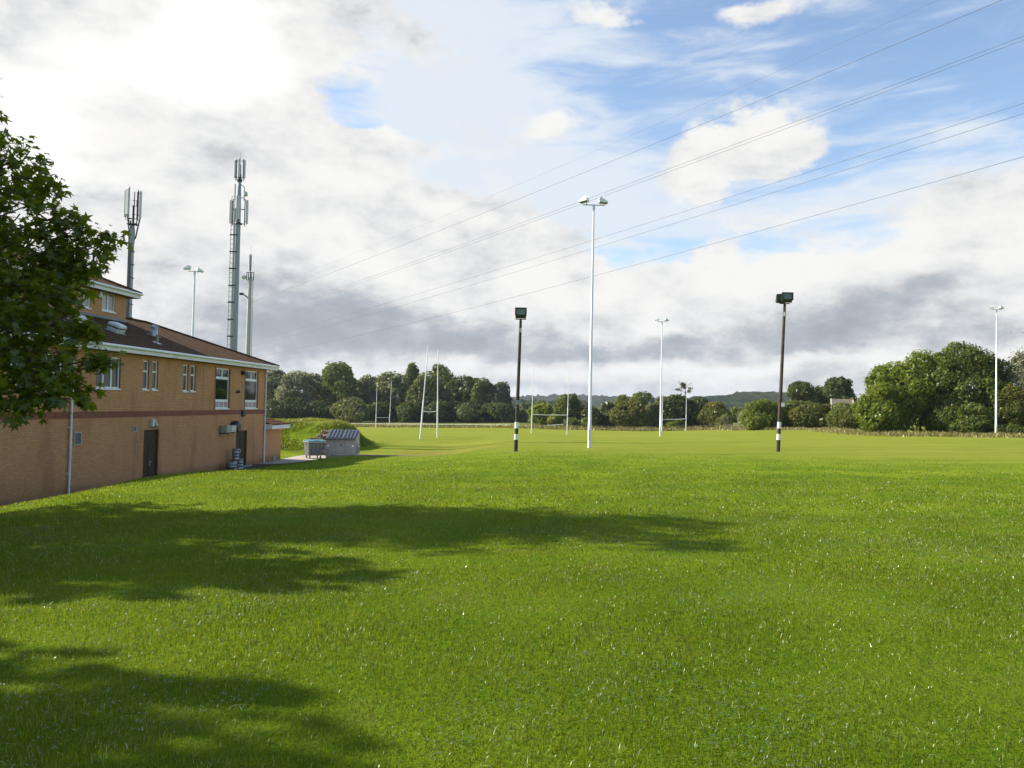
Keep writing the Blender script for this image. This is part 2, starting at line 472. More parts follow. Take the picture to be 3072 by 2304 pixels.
gx = grid_axis(-2500, 3200, -34, 44, .5); gy = grid_axis(-40, 7000, 0, 84, .5)
X, Y = np.meshgrid(gx, gy)
Z = ground(X, Y)
nx, ny = len(gx), len(gy)
co = np.stack([X.ravel(), Y.ravel(), Z.ravel()], 1)
i0 = (np.arange(ny - 1)[:, None] * nx + np.arange(nx - 1)[None, :]).ravel()
lp = np.stack([i0, i0 + 1, i0 + 1 + nx, i0 + nx], 1).ravel()
o = np_mesh('field', co, lp, np.full(len(i0), 4), turf_material(), smooth=True)
tag(o, 'mown green playing field sloping gently away to the trees', None, None, 'structure')

# ------------------------------------------------------------------ grass blades
def blades(name, P, h, w, mat, lean=.5, seg2=True, tint=None, yaw=None):
    """one mesh of single blades standing at the points P"""
    n = len(P)
    a = rng.uniform(0, 2 * np.pi, n) if yaw is None else yaw
    la = rng.uniform(0, 2 * np.pi, n); lm = np.abs(rng.normal(0, lean, n)) * h
    side = np.stack([np.cos(a), np.sin(a), np.zeros(n)], 1) * (w / 2)[:, None]
    ld = np.stack([np.cos(la) * lm, np.sin(la) * lm, np.zeros(n)], 1)
    up = np.zeros((n, 3)); up[:, 2] = h
    b = P - np.array([0, 0, .008])
    top = b + up * np.clip(1 - (lm / h)[:, None] * .35, .35, 1) + ld
    if seg2:
        mid = b + up * .55 + ld * .3
        V = np.stack([b - side, b + side, mid - side * .8, mid + side * .8, top], 1)
        k = (np.arange(n) * 5)[:, None]
        quad = k + np.array([0, 1, 3, 2]); tri = k + np.array([2, 3, 4])
        loops = np.concatenate([quad, tri], 1).ravel(); cnt = np.tile([4, 3], n); tt = np.repeat(tint, 2) if tint is not None else None
    else:
        V = np.stack([b - side, b + side, top], 1)
        loops = (np.arange(n * 3)); cnt = np.full(n, 3); tt = tint
    return np_mesh(name, V.reshape(-1, 3), loops, cnt, mat, tint=tt)

def lumpy(x, y):
    """slow patchiness 0..1 from summed sines"""
    s = np.sin(x * 1.9 + 1.3 * np.sin(y * .7)) + np.sin(y * 2.3 + 1.1 * np.sin(x * .9 + 2)) + .7 * np.sin(x * 4.3 - y * 3.1) + .6 * np.sin(x * .6 + y * .45)
    return np.clip(.5 + s / 6, 0, 1)

def scatter_view(y0, y1, dens, margin=1.06):
    """random points on the lawn between two distances, as far to each side as the eye sees"""
    side = 4.5                       # a strip beyond each edge of the view, so that a step aside still finds turf
    hw = lambda y: .72 * y + side
    n = int((hw(y0) + hw(y1)) * (y1 - y0) * dens)
    yy = rng.uniform(y0, y1, 2 * n); k = rng.uniform(0, hw(y1), 2 * n) < hw(yy); yy = yy[k][:n]
    return rng.uniform(-1, 1, len(yy)) * hw(yy), yy

def lawn_ok(x, y):
    w = (x + 19.04 - 0.076 * y) * 0.997
    yard = (y > 47.0) & (w < 9.5)
    strip = (y > 22) & (w < 1.3)
    return ~(yard | strip)

grass_m = leafmat('grass_blade', (.044, .095, .005), (.185, .232, .012), dry=(.36, .32, .13), trans=.42, gloss=.03)
Ps, hs, ws, ts = [], [], [], []
for y0, y1, dens, hh, ww in ((.8, 2.8, 2000, .042, .0055), (2.8, 5.5, 4200, .042, .0042), (5.5, 9, 2600, .042, .0058), (9, 15, 1150, .045, .009), (15, 25, 420, .048, .015), (25, 40, 130, .045, .024), (40, 58, 55, .045, .034)):
    x, y = scatter_view(y0, y1, dens)
    k = lawn_ok(x, y); x = x[k]; y = y[k]
    lum = lumpy(x, y)
    k = rng.uniform(0, 1, len(x)) < (.55 + .45 * lum) * (1 - sm(20, 54, y + .75 * x)); x = x[k]; y = y[k]; lum = lum[k]
    z = ground(x, y)
    Ps.append(np.stack([x, y, z], 1)); n = len(x)
    hs.append(hh * .88 * rng.lognormal(0, .32, n) * (.65 + .6 * lum)); ws.append(ww * rng.uniform(.7, 1.4, n))
    ts.append(np.clip(.12 + .30 * lumpy(x * .37 + 5, y * .31) + .26 * lumpy(x * 1.7, y * 1.5 + 3) + rng.normal(0, .27, n) + (rng.uniform(0, 1, n) > .985) * .6, 0, 1))
P = np.concatenate(Ps); H = np.concatenate(hs); W = np.concatenate(ws); T = np.concatenate(ts)
o = blades('grass', P, H, W, grass_m, .55, True, T)
tag(o, 'short bright green lawn grass covering the near slope', 'grass', None, 'stuff')

# clover and plantain leaves, pale stalks and glint flecks, scattered through the turf
x, y = scatter_view(2.8, 14, 55)
z = ground(x, y); n = len(x)
weed_m = leafmat('lawn_weed', (.05, .10, .035), (.16, .22, .10), trans=.25, gloss=.08)
cl = lumpy(x * .8 + 3, y * .8) > .60
x, y, z = x[cl], y[cl], z[cl]
pp = np.repeat(np.stack([x, y, z], 1), 7, 0); n = len(pp)
pp[:, :2] += rng.normal(0, .07, (n, 2)); pp[:, 2] = ground(pp[:, 0], pp[:, 1]) + rng.uniform(.015, .035, n)
a = rng.uniform(0, 6.28, n); r = rng.uniform(.005, .012, n)
d1 = np.stack([np.cos(a), np.sin(a), rng.normal(0, .3, n)], 1) * r[:, None]; d2 = np.stack([-np.sin(a), np.cos(a), rng.normal(0, .3, n)], 1) * (r * .6)[:, None]
V = np.stack([pp - d1, pp + d2, pp + d1, pp - d2], 1)
o = np_mesh('clover', V.reshape(-1, 3), np.arange(n * 4), np.full(n, 4), weed_m, tint=rng.uniform(0, 1, n))
tag(o, 'blue green clover and small weeds growing in patches of the lawn', 'weeds', None, 'stuff')
x, y = scatter_view(2.8, 20, 9); n = len(x)
stalk_glint_m = leafmat('pale_stalk_glint', (.30, .30, .12), (.58, .55, .36), trans=.2, gloss=.12)  # pale colour also stands in for sun glints on the turf
o = blades('stalks_and_glints', np.stack([x, y, ground(x, y) + .02], 1), rng.uniform(.015, .045, n), rng.uniform(.0025, .005, n) * (1 + y / 30), stalk_glint_m, 1.3, True, rng.uniform(0, .8, n))
tag(o, 'pale dry grass stalks and added sun glints lying in the lawn', 'grass', None, 'stuff')

# rough grass on the bund by the yard
n = 26000
x = rng.uniform(-44, -10.6, n); y = rng.uniform(58, 76, n)
x = np.where(rng.uniform(0, 1, n) < .35, rng.uniform(-20, -10.6, n), x)
lum = lumpy(x * .9, y * .9)
rough_m = leafmat('rough_grass', (.075, .125, .006), (.20, .235, .016), dry=(.30, .25, .09), trans=.35, gloss=.05)
k = (lum > .3) & (ground(x, y) > BASE + .12); x, y, lum = x[k], y[k], lum[k]; n = len(x)
top = sm(-.9, .1, ground(x, y))
o = blades('rough_grass', np.stack([x, y, ground(x, y)], 1), (.09 + .24 * lum ** 2) * rng.uniform(.6, 1.4, n) * (1 - .3 * top), rng.uniform(.05, .11, n), rough_m, .5, True, np.clip(.2 + .5 * lum + .35 * top + rng.normal(0, .2, n), 0, 1))
tag(o, 'rank tussocky grass and nettles covering the bank behind the bins', 'grass', None, 'stuff')

# tall dry grass along the field edge
dry_m = leafmat('dry_grass', (.085, .115, .02), (.29, .24, .09), dry=(.42, .33, .16), trans=.3, gloss=.04)
def dry_strip(path, width, n, hmean):
    path = np.array(path, float)
    seg = rng.integers(0, len(path) - 1, n); f = rng.uniform(0, 1, n)[:, None]
    p = path[seg] * (1 - f) + path[seg + 1] * f
    p = p + rng.normal(0, width, (n, 2))
    return np.column_stack([p, ground(p[:, 0], p[:, 1])]), hmean * rng.uniform(.4, 1.5, n) * (.5 + lumpy(p[:, 0] * .5, p[:, 1] * .5))
def ge(px, Y):
    q = at(px, 1200, Y); return (q[0], q[1])
a1, h1 = dry_strip([ge(1540, 226), ge(1700, 214), ge(1900, 212), ge(2060, 214), ge(2240, 196), ge(2330, 176)], 1.6, 5200, .9)
a2, h2 = dry_strip([ge(2240, 168), ge(2330, 162), ge(2480, 150), ge(2600, 118), ge(2700, 104), ge(2860, 101), ge(3100, 98)], 2.0, 11000, .42)
a3, h3 = dry_strip([ge(1050, 236), ge(1250, 232), ge(1530, 228)], 1.6, 2200, .7)
P = np.concatenate([a1, a2, a3]); H = np.concatenate([h1, h2, h3]); n = len(P)
o = blades('dry_grass', P, H, np.concatenate([np.full(len(a1), .22), np.full(len(a2), .11), np.full(len(a3), .25)]) * rng.uniform(.6, 1.3, n), dry_m, .5, True, rng.uniform(0, 1, n))
tag(o, 'tall straw coloured dry grass along the far edge of the field', 'grass', None, 'stuff')

# ------------------------------------------------------------------ far hills
def hill(name, pts, Y, mat, lab, deep=500):
    """wooded ridge whose skyline runs through the given directions at distance Y"""
    xs = []; zs = []
    P = [at(px, py, Y) for px, py in pts]
    P = np.array(P)
    xx = np.arange(P[0, 0], P[-1, 0], Y * .0028)
    zz = np.interp(xx, P[:, 0], P[:, 2])
    rows = 9; m = len(xx); V = []
    for j in range(rows):
        q = j / (rows - 1)                                   # 0 foot in front .. crest .. behind
        prof = math.sin(min(q / .6, 1) * math.pi / 2) if q <= .6 else math.cos((q - .6) / .4 * math.pi / 2)
        yy = Y - deep * (.6 - q)
        bump = rng.normal(0, 1, m) * Y * .0011 + np.sin(xx / (Y * .02) + j) * Y * .0008
        V.append(np.stack([xx + rng.normal(0, Y * .0008, m), np.full(m, yy) + rng.normal(0, Y * .004, m), -8 + (zz + 8) * prof + bump * (prof > .15)], 1))
    V = np.concatenate(V)
    i0 = (np.arange(rows - 1)[:, None] * m + np.arange(m - 1)[None, :]).ravel()
    lp = np.stack([i0, i0 + 1, i0 + 1 + m, i0 + m], 1).ravel()
    return tag(np_mesh(name, V, lp, np.full(len(i0), 4), mat, smooth=False), lab, None, None, 'structure')
t = NT('woodland'); p = t.pos()
n1 = t.noise(p, .035, 5, .7); n2 = t.noise(p, .006, 3)
wood_m = t.principled(t.mix(t.smooth(n1, .35, .65), (.010, .018, .010), t.mix(t.smooth(n2, .4, .6), (.030, .042, .016), (.045, .055, .022))), .95, 0, .05, t.bump(n1, 1, 8))
hill('hills', [(1300, 1196), (1450, 1192), (1560, 1188), (1610, 1184), (1660, 1187), (1720, 1186), (1800, 1188), (1900, 1190), (2000, 1196), (2150, 1204)], 2600, wood_m, 'far wooded hills on the horizon', 900)
hill('hills', [(1960, 1214), (2060, 1196), (2120, 1187), (2150, 1186), (2185, 1189), (2215, 1181), (2260, 1178), (2310, 1179), (2365, 1184), (2420, 1196), (2520, 1206), (2660, 1226)], 1300, wood_m, 'dark wooded hill beyond the hedge', 420)
hill('hills', [(-300, 1165), (300, 1170), (900, 1186), (1300, 1198), (1480, 1204), (1560, 1196), (1640, 1204), (1760, 1204)], 900, wood_m, 'low wooded rise behind the pitches', 300)
# ------------------------------------------------------------------ foliage
def sphere_dirs(n):
    d = rng.normal(0, 1, (n, 3)); return d / np.linalg.norm(d, axis=1)[:, None]

def crown_mesh(name, blobs, n, size, mat, parent, loc=(0, 0, 0), flat=.9, droop=0.0, aspect=.62, shell=.5, tint_blob=.22, spread=0.0):
    """many single leaf sprays spread through a set of ellipsoids (centre, radii)"""
    B = np.array([[*c, *r] for c, r in blobs], float)
    wgt = (B[:, 3] * B[:, 4] + B[:, 3] * B[:, 5] + B[:, 4] * B[:, 5]) ** .9
    bi = rng.choice(len(B), n, p=wgt / wgt.sum())
    d = sphere_dirs(n)
    rad = np.where(rng.uniform(0, 1, n) < .8, 1 - np.abs(rng.normal(0, shell * .38, n)), rng.uniform(.2, 1, n))
    rad = rad + np.abs(rng.normal(0, spread, n)) * (rng.uniform(0, 1, n) < .25)
    p = B[bi, :3] + d * B[bi, 3:] * rad[:, None]
    if droop: p[:, 2] -= droop * (1 - d[:, 2]) * rng.uniform(0, 1, n) * B[bi, 5]
    # drop the sprays buried deep inside another clump
    keep = np.ones(n, bool)
    for j in range(len(B)):
        q = ((p - B[j, :3]) / B[j, 3:]); keep &= ~((np.sum(q * q, 1) < .36) & (bi != j))
    p, d, bi = p[keep], d[keep], bi[keep]; n = len(p)
    nrm = d * flat + rng.normal(0, .42, (n, 3)); nrm[:, 2] += .2
    nrm /= np.linalg.norm(nrm, axis=1)[:, None]
    a = np.cross(nrm, rng.normal(0, 1, (n, 3))); a /= np.linalg.norm(a, axis=1)[:, None]
    if droop: a[:, 2] -= droop * 1.6; a /= np.linalg.norm(a, axis=1)[:, None]
    b = np.cross(nrm, a)
    s = size * rng.lognormal(0, .35, n)
    a = a * s[:, None]; b = b * (s * aspect)[:, None]
    bend = nrm * (s * .25)[:, None]
    V = np.stack([p - a, p - a * .15 - b + bend, p + a * .55 - b * .55, p + a * 1.05 - bend, p + a * .3 + b, p - a * .5 + b * .6 + bend], 1)
    tb = rng.normal(0, tint_blob, len(B))
    tint = np.clip(.45 + tb[bi] + rng.normal(0, .2, n), 0, 1)
    return np_mesh(name, V.reshape(-1, 3) + np.array(loc), np.arange(n * 6), np.full(n, 6), mat, parent, tint=tint)

def crown_blobs(w, dep, z0, z1, k=16, rs=(.26, .42), top=.8, seed=0, lobes=None):
    """a body of several large overlapping masses and k small clumps over them"""
    g = np.random.default_rng(seed)
    h = z1 - z0; c = np.array([0, 0, z0 + h * .46]); r = np.array([w / 2, dep / 2, h / 2])
    out = [(c, r * np.array([.80, .80, .86]))]
    for i in range(6):
        a = i * 1.05 + g.uniform(-.4, .4); q = g.uniform(.42, .58); zz = g.uniform(-.55, .42)
        sh = 1.0 if zz < .1 else 1 - (1.15 - top) * zz * 1.6
        out.append((c + np.array([math.cos(a) * r[0] * (1 - q) * sh, math.sin(a) * r[1] * (1 - q) * sh, zz * r[2] * .9]), np.array([r[0] * q, r[1] * q, min(r[2] * .62, r[0] * q * 1.25)])))
    out.append((c + np.array([g.normal(0, .1) * r[0], 0, r[2] * .62]), np.array([r[0] * .60 * (.35 + .65 * top), r[1] * .60, r[2] * .40])))
    big = list(out)
    for i in range(k):
        bc, br = big[g.integers(0, len(big))]
        d = g.normal(0, 1, 3); d /= np.linalg.norm(d); d[2] = abs(d[2]) * .9 - .15
        rr = r.mean() * g.uniform(*rs)
        pos = bc + d * br * g.uniform(.80, 1.0)
        pos[2] = min(pos[2], z1 - rr * .7)
        out.append((pos, np.array([rr, rr, rr * g.uniform(.7, 1.1)])))
    return out

bark_m = plain('bark', (.10, .082, .062), .9, 0, .1, .4, 3, .4)
LG = .012
LEAF = {
    'dark': leafmat('leaf_dark', (.036, .058, .016), (.100, .125, .032), gloss=LG),
    'mid': leafmat('leaf_mid', (.055, .084, .016), (.150, .180, .036), gloss=LG),
    'olive': leafmat('leaf_olive', (.075, .092, .030), (.185, .195, .072), gloss=LG),
    'willow': leafmat('leaf_willow', (.115, .128, .070), (.250, .255, .145), trans=.35, gloss=LG),
    'yellow': leafmat('leaf_yellow', (.100, .140, .014), (.235, .265, .040), trans=.45, gloss=LG),
    'rust': leafmat('leaf_rust', (.062, .078, .014), (.150, .160, .034), dry=(.20, .13, .03), gloss=LG),
    'bright': leafmat('leaf_bright', (.080, .122, .012), (.205, .240, .034), trans=.42, gloss=LG),
    'blue': leafmat('leaf_bluish', (.065, .082, .040), (.150, .168, .088), gloss=LG),
}
def limbs(mb, H, z0, w, g, r0, n=5):
    mb.tube([(0, 0, -.3), (g.normal(0, .1), g.normal(0, .1), z0 * .6 + .2), (g.normal(0, .2), g.normal(0, .2), z0 + (H - z0) * .35), (g.normal(0, .3), g.normal(0, .3), z0 + (H - z0) * .75)], [r0 * 1.25, r0, r0 * .65, r0 * .18], 7)
    for i in range(n):
        q = g.uniform(0, 6.28); hz = z0 * .7 + (H - z0) * g.uniform(.05, .4); L = w * g.uniform(.22, .40)
        mb.tube([(0, 0, hz), (math.cos(q) * L * .5, math.sin(q) * L * .5, hz + L * .45), (math.cos(q) * L, math.sin(q) * L, hz + L * .8)], [r0 * .45, r0 * .3, r0 * .08], 5, caps=False)

NTREE = [0]
def tree(name, label, cat, group, px, top, Y, wpx, kind, dep=None, z0f=.04, n=3000, size=.5, k=16, topf=.95, droop=0.0, rs=(.09, .22), base=None, spread=.08, flat=.9, wf=1.12):
    """tree whose crown spans wpx pixels about px and rises to the pixel row top at distance Y"""
    NTREE[0] += 1; g = np.random.default_rng(100 + NTREE[0])
    q = at(px, 1250, Y); x = q[0]
    zb = gz(x, Y) if base is None else base
    H = at(px, top, Y)[2] - zb
    w = wpx / FPX * Y
    t = thing(name, label, cat, (x, Y, zb), g.uniform(0, 6.28), group)
    mb = MB(); limbs(mb, H, H * max(z0f, .08), w, g, max(.05, H * .017)); mb.build('trunk', bark_m, t)
    d = w * .85 if dep is None else dep
    bl = crown_blobs(w * wf, d * 1.1, H * z0f - (.06 * H if z0f < .06 else 0), H * .985, int(k * 3.4), rs, topf, 500 + NTREE[0])
    crown_mesh('crown', bl, int(n * 2.3), size * .74, LEAF[kind], t, droop=droop, spread=spread, flat=flat)
    return t

G1 = 'trees of the wood beyond the pitches'
# px, top, Y, width, leaf, extra, label
left_wood = [
    (822, 1100, 330, 80, 'blue', dict(droop=.25), 'grey green willow rising beside the end of the clubhouse roof'),
    (893, 1104, 322, 104, 'willow', dict(droop=.3), 'broad silvery willow between the clubhouse roof and the tall poplar'),
    (1014, 1076, 330, 136, 'mid', dict(n=6000, topf=.85, k=20), 'tallest broad dark green poplar standing above the wood, behind the skip'),
    (938, 1112, 345, 70, 'willow', dict(droop=.25), 'pale tree crown tucked behind the left shoulder of the tall poplar'),
    (1108, 1118, 345, 80, 'willow', dict(droop=.2), 'grey green tree filling the dip right of the tall poplar'),
    (1172, 1106, 330, 104, 'olive', dict(droop=.25), 'light olive tree behind the more distant left goal posts'),
    (1234, 1079, 345, 66, 'mid', dict(topf=.45, k=18), 'narrow spiky topped tree behind the leaning goal post'),
    (1322, 1085, 350, 92, 'mid', dict(), 'dark round topped tree just right of the leaning goal post'),
    (1288, 1107, 322, 96, 'olive', dict(droop=.3), 'light drooping willow standing between the two leaning goal uprights'),
    (1392, 1118, 335, 94, 'dark', dict(), 'dark rounded tree left of the first striped floodlight pole'),
    (1452, 1128, 330, 80, 'olive', dict(droop=.15), 'olive tree second from the right end of the wood'),
    (972, 1122, 352, 80, 'dark', dict(), 'dark tree in the gap right of the tall poplar'),
    (1062, 1134, 352, 80, 'olive', dict(), 'dull tree low in the skyline above the olive bush'),
    (1268, 1112, 356, 70, 'dark', dict(), 'dark tree seen between the leaning uprights and the spiky tree'),
    (1425, 1126, 350, 80, 'mid', dict(), 'green tree filling the skyline left of the striped pole'),
    (1500, 1138, 330, 78, 'blue', dict(droop=.15), 'greyish tree at the right end of the wood beside the striped pole'),
]
for px, tp, Y, w, kd, ex, lab in left_wood:
    e = dict(n=6000, size=.60, k=18, z0f=0, wf=1.55); e.update(ex)
    tree('tree', lab, 'tree', G1, px, tp, Y, w, kd, base=-5.6, **e)
# understorey of the wood: dark shrubs joining the crowns at the ground
low = [(815, 1196, 300, 60, 'dark', 'dark low shrub at the foot of the wood just behind the clubhouse corner'),
       (880, 1190, 312, 80, 'dark', 'dark understorey shrub below the silvery willow'),
       (960, 1200, 312, 80, 'dark', 'dark understorey shrub left of the olive bush'),
       (1052, 1188, 296, 106, 'olive', 'broad olive bush in front of the wood, above the skip lid'),
       (1140, 1205, 312, 90, 'dark', 'dark shrub behind the distant left goal posts'),
       (1225, 1205, 312, 100, 'dark', 'dark shrub left of the leaning goal post'),
       (1315, 1200, 312, 100, 'dark', 'dark shrub behind the bar of the leaning goal posts'),
       (1405, 1205, 312, 100, 'dark', 'dark shrub at the foot of the wood, left of the striped pole'),
       (1490, 1205, 312, 90, 'dark', 'dark shrub at the right foot of the wood'),
       (1545, 1222, 318, 46, 'olive', 'small olive bush behind the first striped floodlight pole')]
for px, tp, Y, w, kd, lab in low:
    tree('shrub', lab, 'shrub', 'shrubs along the foot of the wood', px, tp, Y, w, kd, base=-5.5, n=3600, size=.55, k=12, z0f=0, wf=1.6)

G2 = 'trees and bushes along the far fence'
mid = [
    (1575, 1206, 520, 60, 'olive', dict(size=.8, n=1500), 'hazy tree far off between the striped pole and the goal'),
    (1620, 1200, 500, 60, 'mid', dict(size=.8, n=1500), 'hazy tree far off behind the left upright of the near goal'),
    (1560, 1226, 420, 60, 'mid', dict(size=.7, n=1500), 'low distant bush seen just right of the striped pole'),
    (1632, 1206, 236, 70, 'yellow', dict(droop=.15), 'light yellow green willow bush behind the left goal upright'),
    (1702, 1176, 246, 104, 'mid', dict(n=5200), 'round dark green tree behind the right goal upright'),
    (1664, 1240, 228, 46, 'yellow', dict(n=1500), 'small light green bush below the goal crossbar'),
    (1716, 1252, 226, 40, 'olive', dict(n=1300), 'small dull bush at the foot of the round dark tree'),
    (1772, 1214, 242, 62, 'rust', dict(), 'brownish bush just left of the tall white lighting column'),
    (1762, 1250, 230, 40, 'yellow', dict(n=1300), 'small yellow green bush at the foot of the lighting column'),
    (1824, 1200, 246, 66, 'olive', dict(), 'olive bush just right of the tall white lighting column'),
    (1868, 1178, 262, 76, 'mid', dict(), 'taller green tree rising behind the brownish bushes'),
    (1930, 1167, 258, 84, 'mid', dict(), 'highest round tree of the middle belt, left of the farther column'),
    (1888, 1196, 238, 96, 'rust', dict(n=4200), 'broad brown tinged bush in the middle of the far fence'),
    (1956, 1205, 240, 60, 'olive', dict(), 'olive bush just left of the farther lighting column'),
    (1988, 1180, 262, 60, 'olive', dict(), 'tree crown seen behind the farther lighting column'),
    (2024, 1176, 246, 90, 'dark', dict(n=4200), 'dark tree between the uprights of the farthest right goal'),
    (2094, 1186, 246, 70, 'dark', dict(), 'dark tree right of the farthest goal'),
    (2146, 1200, 224, 92, 'rust', dict(n=4200), 'rounded russet bush by itself right of the farthest goal'),
    (2030, 1258, 226, 50, 'bright', dict(n=1300), 'small green bush below the bar of the farthest goal'),
    (2175, 1242, 216, 46, 'olive', dict(n=1400), 'small olive bush at the right foot of the russet bush'),
    (2208, 1219, 330, 40, 'yellow', dict(n=1600, droop=.2), 'pale distant tree in the gap before the tall hedge'),
    (2232, 1230, 300, 36, 'willow', dict(n=1600, droop=.2), 'silvery distant tree close to the left end of the hedge'),
]
for px, tp, Y, w, kd, ex, lab in mid:
    e = dict(n=3200, size=.40 if Y < 280 else .6, k=15, z0f=0, wf=1.42); e.update(ex)
    tree('bush' if 'bush' in lab else 'tree', lab, 'bush' if 'bush' in lab else 'tree', G2, px, tp, Y, w, kd, **e)
# the half-bare top standing over the dark tree
t = thing('bare_tree', 'sparse half dead treetop sticking out above the dark trees by the farthest goal', 'tree', (at(2056, 1200, 250)[0], 250, gz(at(2056, 1200, 250)[0], 250)))
H = at(2056, 1142, 250)[2] - t.location.z; g = np.random.default_rng(3)
mb = MB(); mb.tube([(0, 0, -.3), (.1, 0, H * .5), (-.1, 0, H * .8), (.2, 0, H * .97)], [.3, .22, .12, .04], 6)
tips = []
for i in range(16):
    q = g.uniform(0, 6.28); z = H * g.uniform(.70, .90); L = g.uniform(.9, 2.9)
    e_ = np.array((math.cos(q) * L, math.sin(q) * L, min(H * 1.02, z + L * g.uniform(.25, .8)))); tips.append(e_)
    mb.tube([(0, 0, z), e_ * np.array([.5, .5, 0]) + np.array([0, 0, z + (e_[2] - z) * .6]), e_], [.08, .055, .02], 4, caps=False)
    for k in range(3):
        e2 = e_ + g.normal(0, .6, 3); mb.tube([e_ * .75 + np.array([0, 0, e_[2] * .25]), e2], [.03, .012], 3, caps=False)
mb.build('trunk', bark_m, t)
crown_mesh('crown', [(e_ + g.normal(0, .25, 3), np.array([.7, .7, .35]) * g.uniform(.6, 1.2)) for e_ in tips[::2] for _ in (0, 1)], 700, .15, LEAF['dark'], t, spread=.6)

G3 = 'hedge and trees on the right'
right = [
    ('hedge_bush', 2305, 1196, 172, 130, 'bright', dict(n=7600, size=.26, k=22, dep=7), 'bright green clipped looking hedge clump left of the right striped pole'),
    ('hedge_bush', 2390, 1198, 174, 100, 'mid', dict(n=6200, size=.26, k=18, dep=7), 'green hedge clump directly behind the right striped pole'),
    ('hedge_bush', 2448, 1206, 168, 110, 'rust', dict(n=6200, size=.26, k=18, dep=6), 'olive hedge clump right of the right striped pole'),
    ('hedge_bush', 2525, 1204, 164, 110, 'mid', dict(n=6600, size=.26, k=18, dep=6), 'darker hedge clump below the stone roof'),
    ('hedge_bush', 2590, 1206, 158, 100, 'rust', dict(n=5200, size=.25, k=16, dep=6), 'dark hedge clump meeting the big tree on the right'),
    ('hedge_bush', 2268, 1246, 162, 50, 'yellow', dict(n=2400, size=.22, k=12), 'low light green shrub at the left foot of the hedge'),
    ('tree', 2408, 1140, 240, 88, 'dark', dict(n=4200, size=.42, k=14, z0f=.30, rs=(.26, .40)), 'dark open crowned tree behind the hedge, left of the big dome tree'),
    ('tree', 2512, 1124, 240, 128, 'dark', dict(n=6400, size=.42, k=18, z0f=.18, topf=.95), 'big dark dome shaped tree standing over the stone roof'),
    ('tree', 2455, 1150, 246, 76, 'dark', dict(n=3000, size=.42, k=14, z0f=.1), 'dark tree filling the gap beside the big dome tree'),
    ('tree', 2645, 1140, 113, 130, 'bright', dict(n=11000, size=.20, k=24, wf=1.2, spread=.04), 'low sunlit leafy tree at the left edge of the right hand clump'),
    ('tree', 2690, 1072, 116, 180, 'bright', dict(n=16500, size=.20, k=26, wf=1.2, spread=.04), 'sunlit tree on the left shoulder of the right hand clump'),
    ('tree', 2765, 1034, 118, 170, 'bright', dict(n=15000, size=.20, k=28, wf=1.2, spread=.04), 'tall sunlit yellow green tree left of the dark one'),
    ('tree', 2888, 1012, 114, 200, 'mid', dict(n=22000, size=.20, k=34, wf=1.2, spread=.04), 'tallest dark green tree beside the right hand lighting column'),
    ('tree', 2828, 1046, 119, 130, 'mid', dict(n=11000, size=.20, k=24, wf=1.2, spread=.04), 'green tree joining the sunlit trees to the tallest dark one'),
    ('tree', 2975, 1060, 119, 100, 'dark', dict(n=5600, size=.20, k=18, wf=1.2), 'dark tree directly behind the right hand lighting column'),
    ('tree', 3065, 1034, 112, 120, 'willow', dict(n=6500, size=.18, k=20, topf=.6, spread=.3), 'greyish willow at the right edge of the view'),
    ('shrub', 3045, 1150, 109, 130, 'rust', dict(n=6500, size=.17, k=18), 'russet thorn bush at the right edge below the willow'),
    ('shrub', 2850, 1205, 112, 150, 'mid', dict(n=7000, size=.18, k=18), 'leafy bramble bank at the foot of the tallest dark tree'),
    ('shrub', 2930, 1205, 109, 120, 'mid', dict(n=5600, size=.17, k=16), 'green shrub at the left foot of the right hand column'),
    ('shrub', 3010, 1270, 107.5, 130, 'mid', dict(n=3000, size=.14, k=14), 'low nettle bank behind the foot of the right hand column'),
]
for nm, px, tp, Y, w, kd, ex, lab in right:
    e = dict(z0f=0, wf=1.62 if nm == 'hedge_bush' else 1.15); e.update(ex)
    tree(nm, lab, {'hedge_bush': 'hedge', 'tree': 'tree', 'shrub': 'shrub'}[nm], G3, px, tp, Y, w, kd, **e)

# ------------------------------------------------------------------ the maple in front
def maple_leaf_mesh(name, P, N, U, S, tint, mat, parent):
    """five-lobed leaves: P blade base, N blade normal, U the way the leaf points"""
    ang = np.radians([-150, -105, -72, -52, -22, -8, 8, 22, 52, 72, 105, 150]); rad = np.array([.30, .62, .42, .98, .50, .0, .0, .50, .98, .42, .62, .30])
    pts = [(rad[i] * math.cos(ang[i]), rad[i] * math.sin(ang[i])) for i in (0, 1, 2, 3, 4)] + [(1.18, 0)] + [(rad[i] * math.cos(ang[i]), rad[i] * math.sin(ang[i])) for i in (7, 8, 9, 10, 11)]
    pts = np.array(pts); m = len(pts); n = len(P)
    Wv = np.cross(N, U)
    V = P[:, None, :] + S[:, None, None] * (pts[None, :, 0, None] * U[:, None, :] + pts[None, :, 1, None] * Wv[:, None, :] - (np.abs(pts[:, 1]) ** 2 * .38 + np.maximum(pts[:, 0], 0) ** 2 * .22)[None, :, None] * N[:, None, :])
    return np_mesh(name, V.reshape(-1, 3), np.arange(n * m), np.full(n, m), mat, parent, tint=tint)

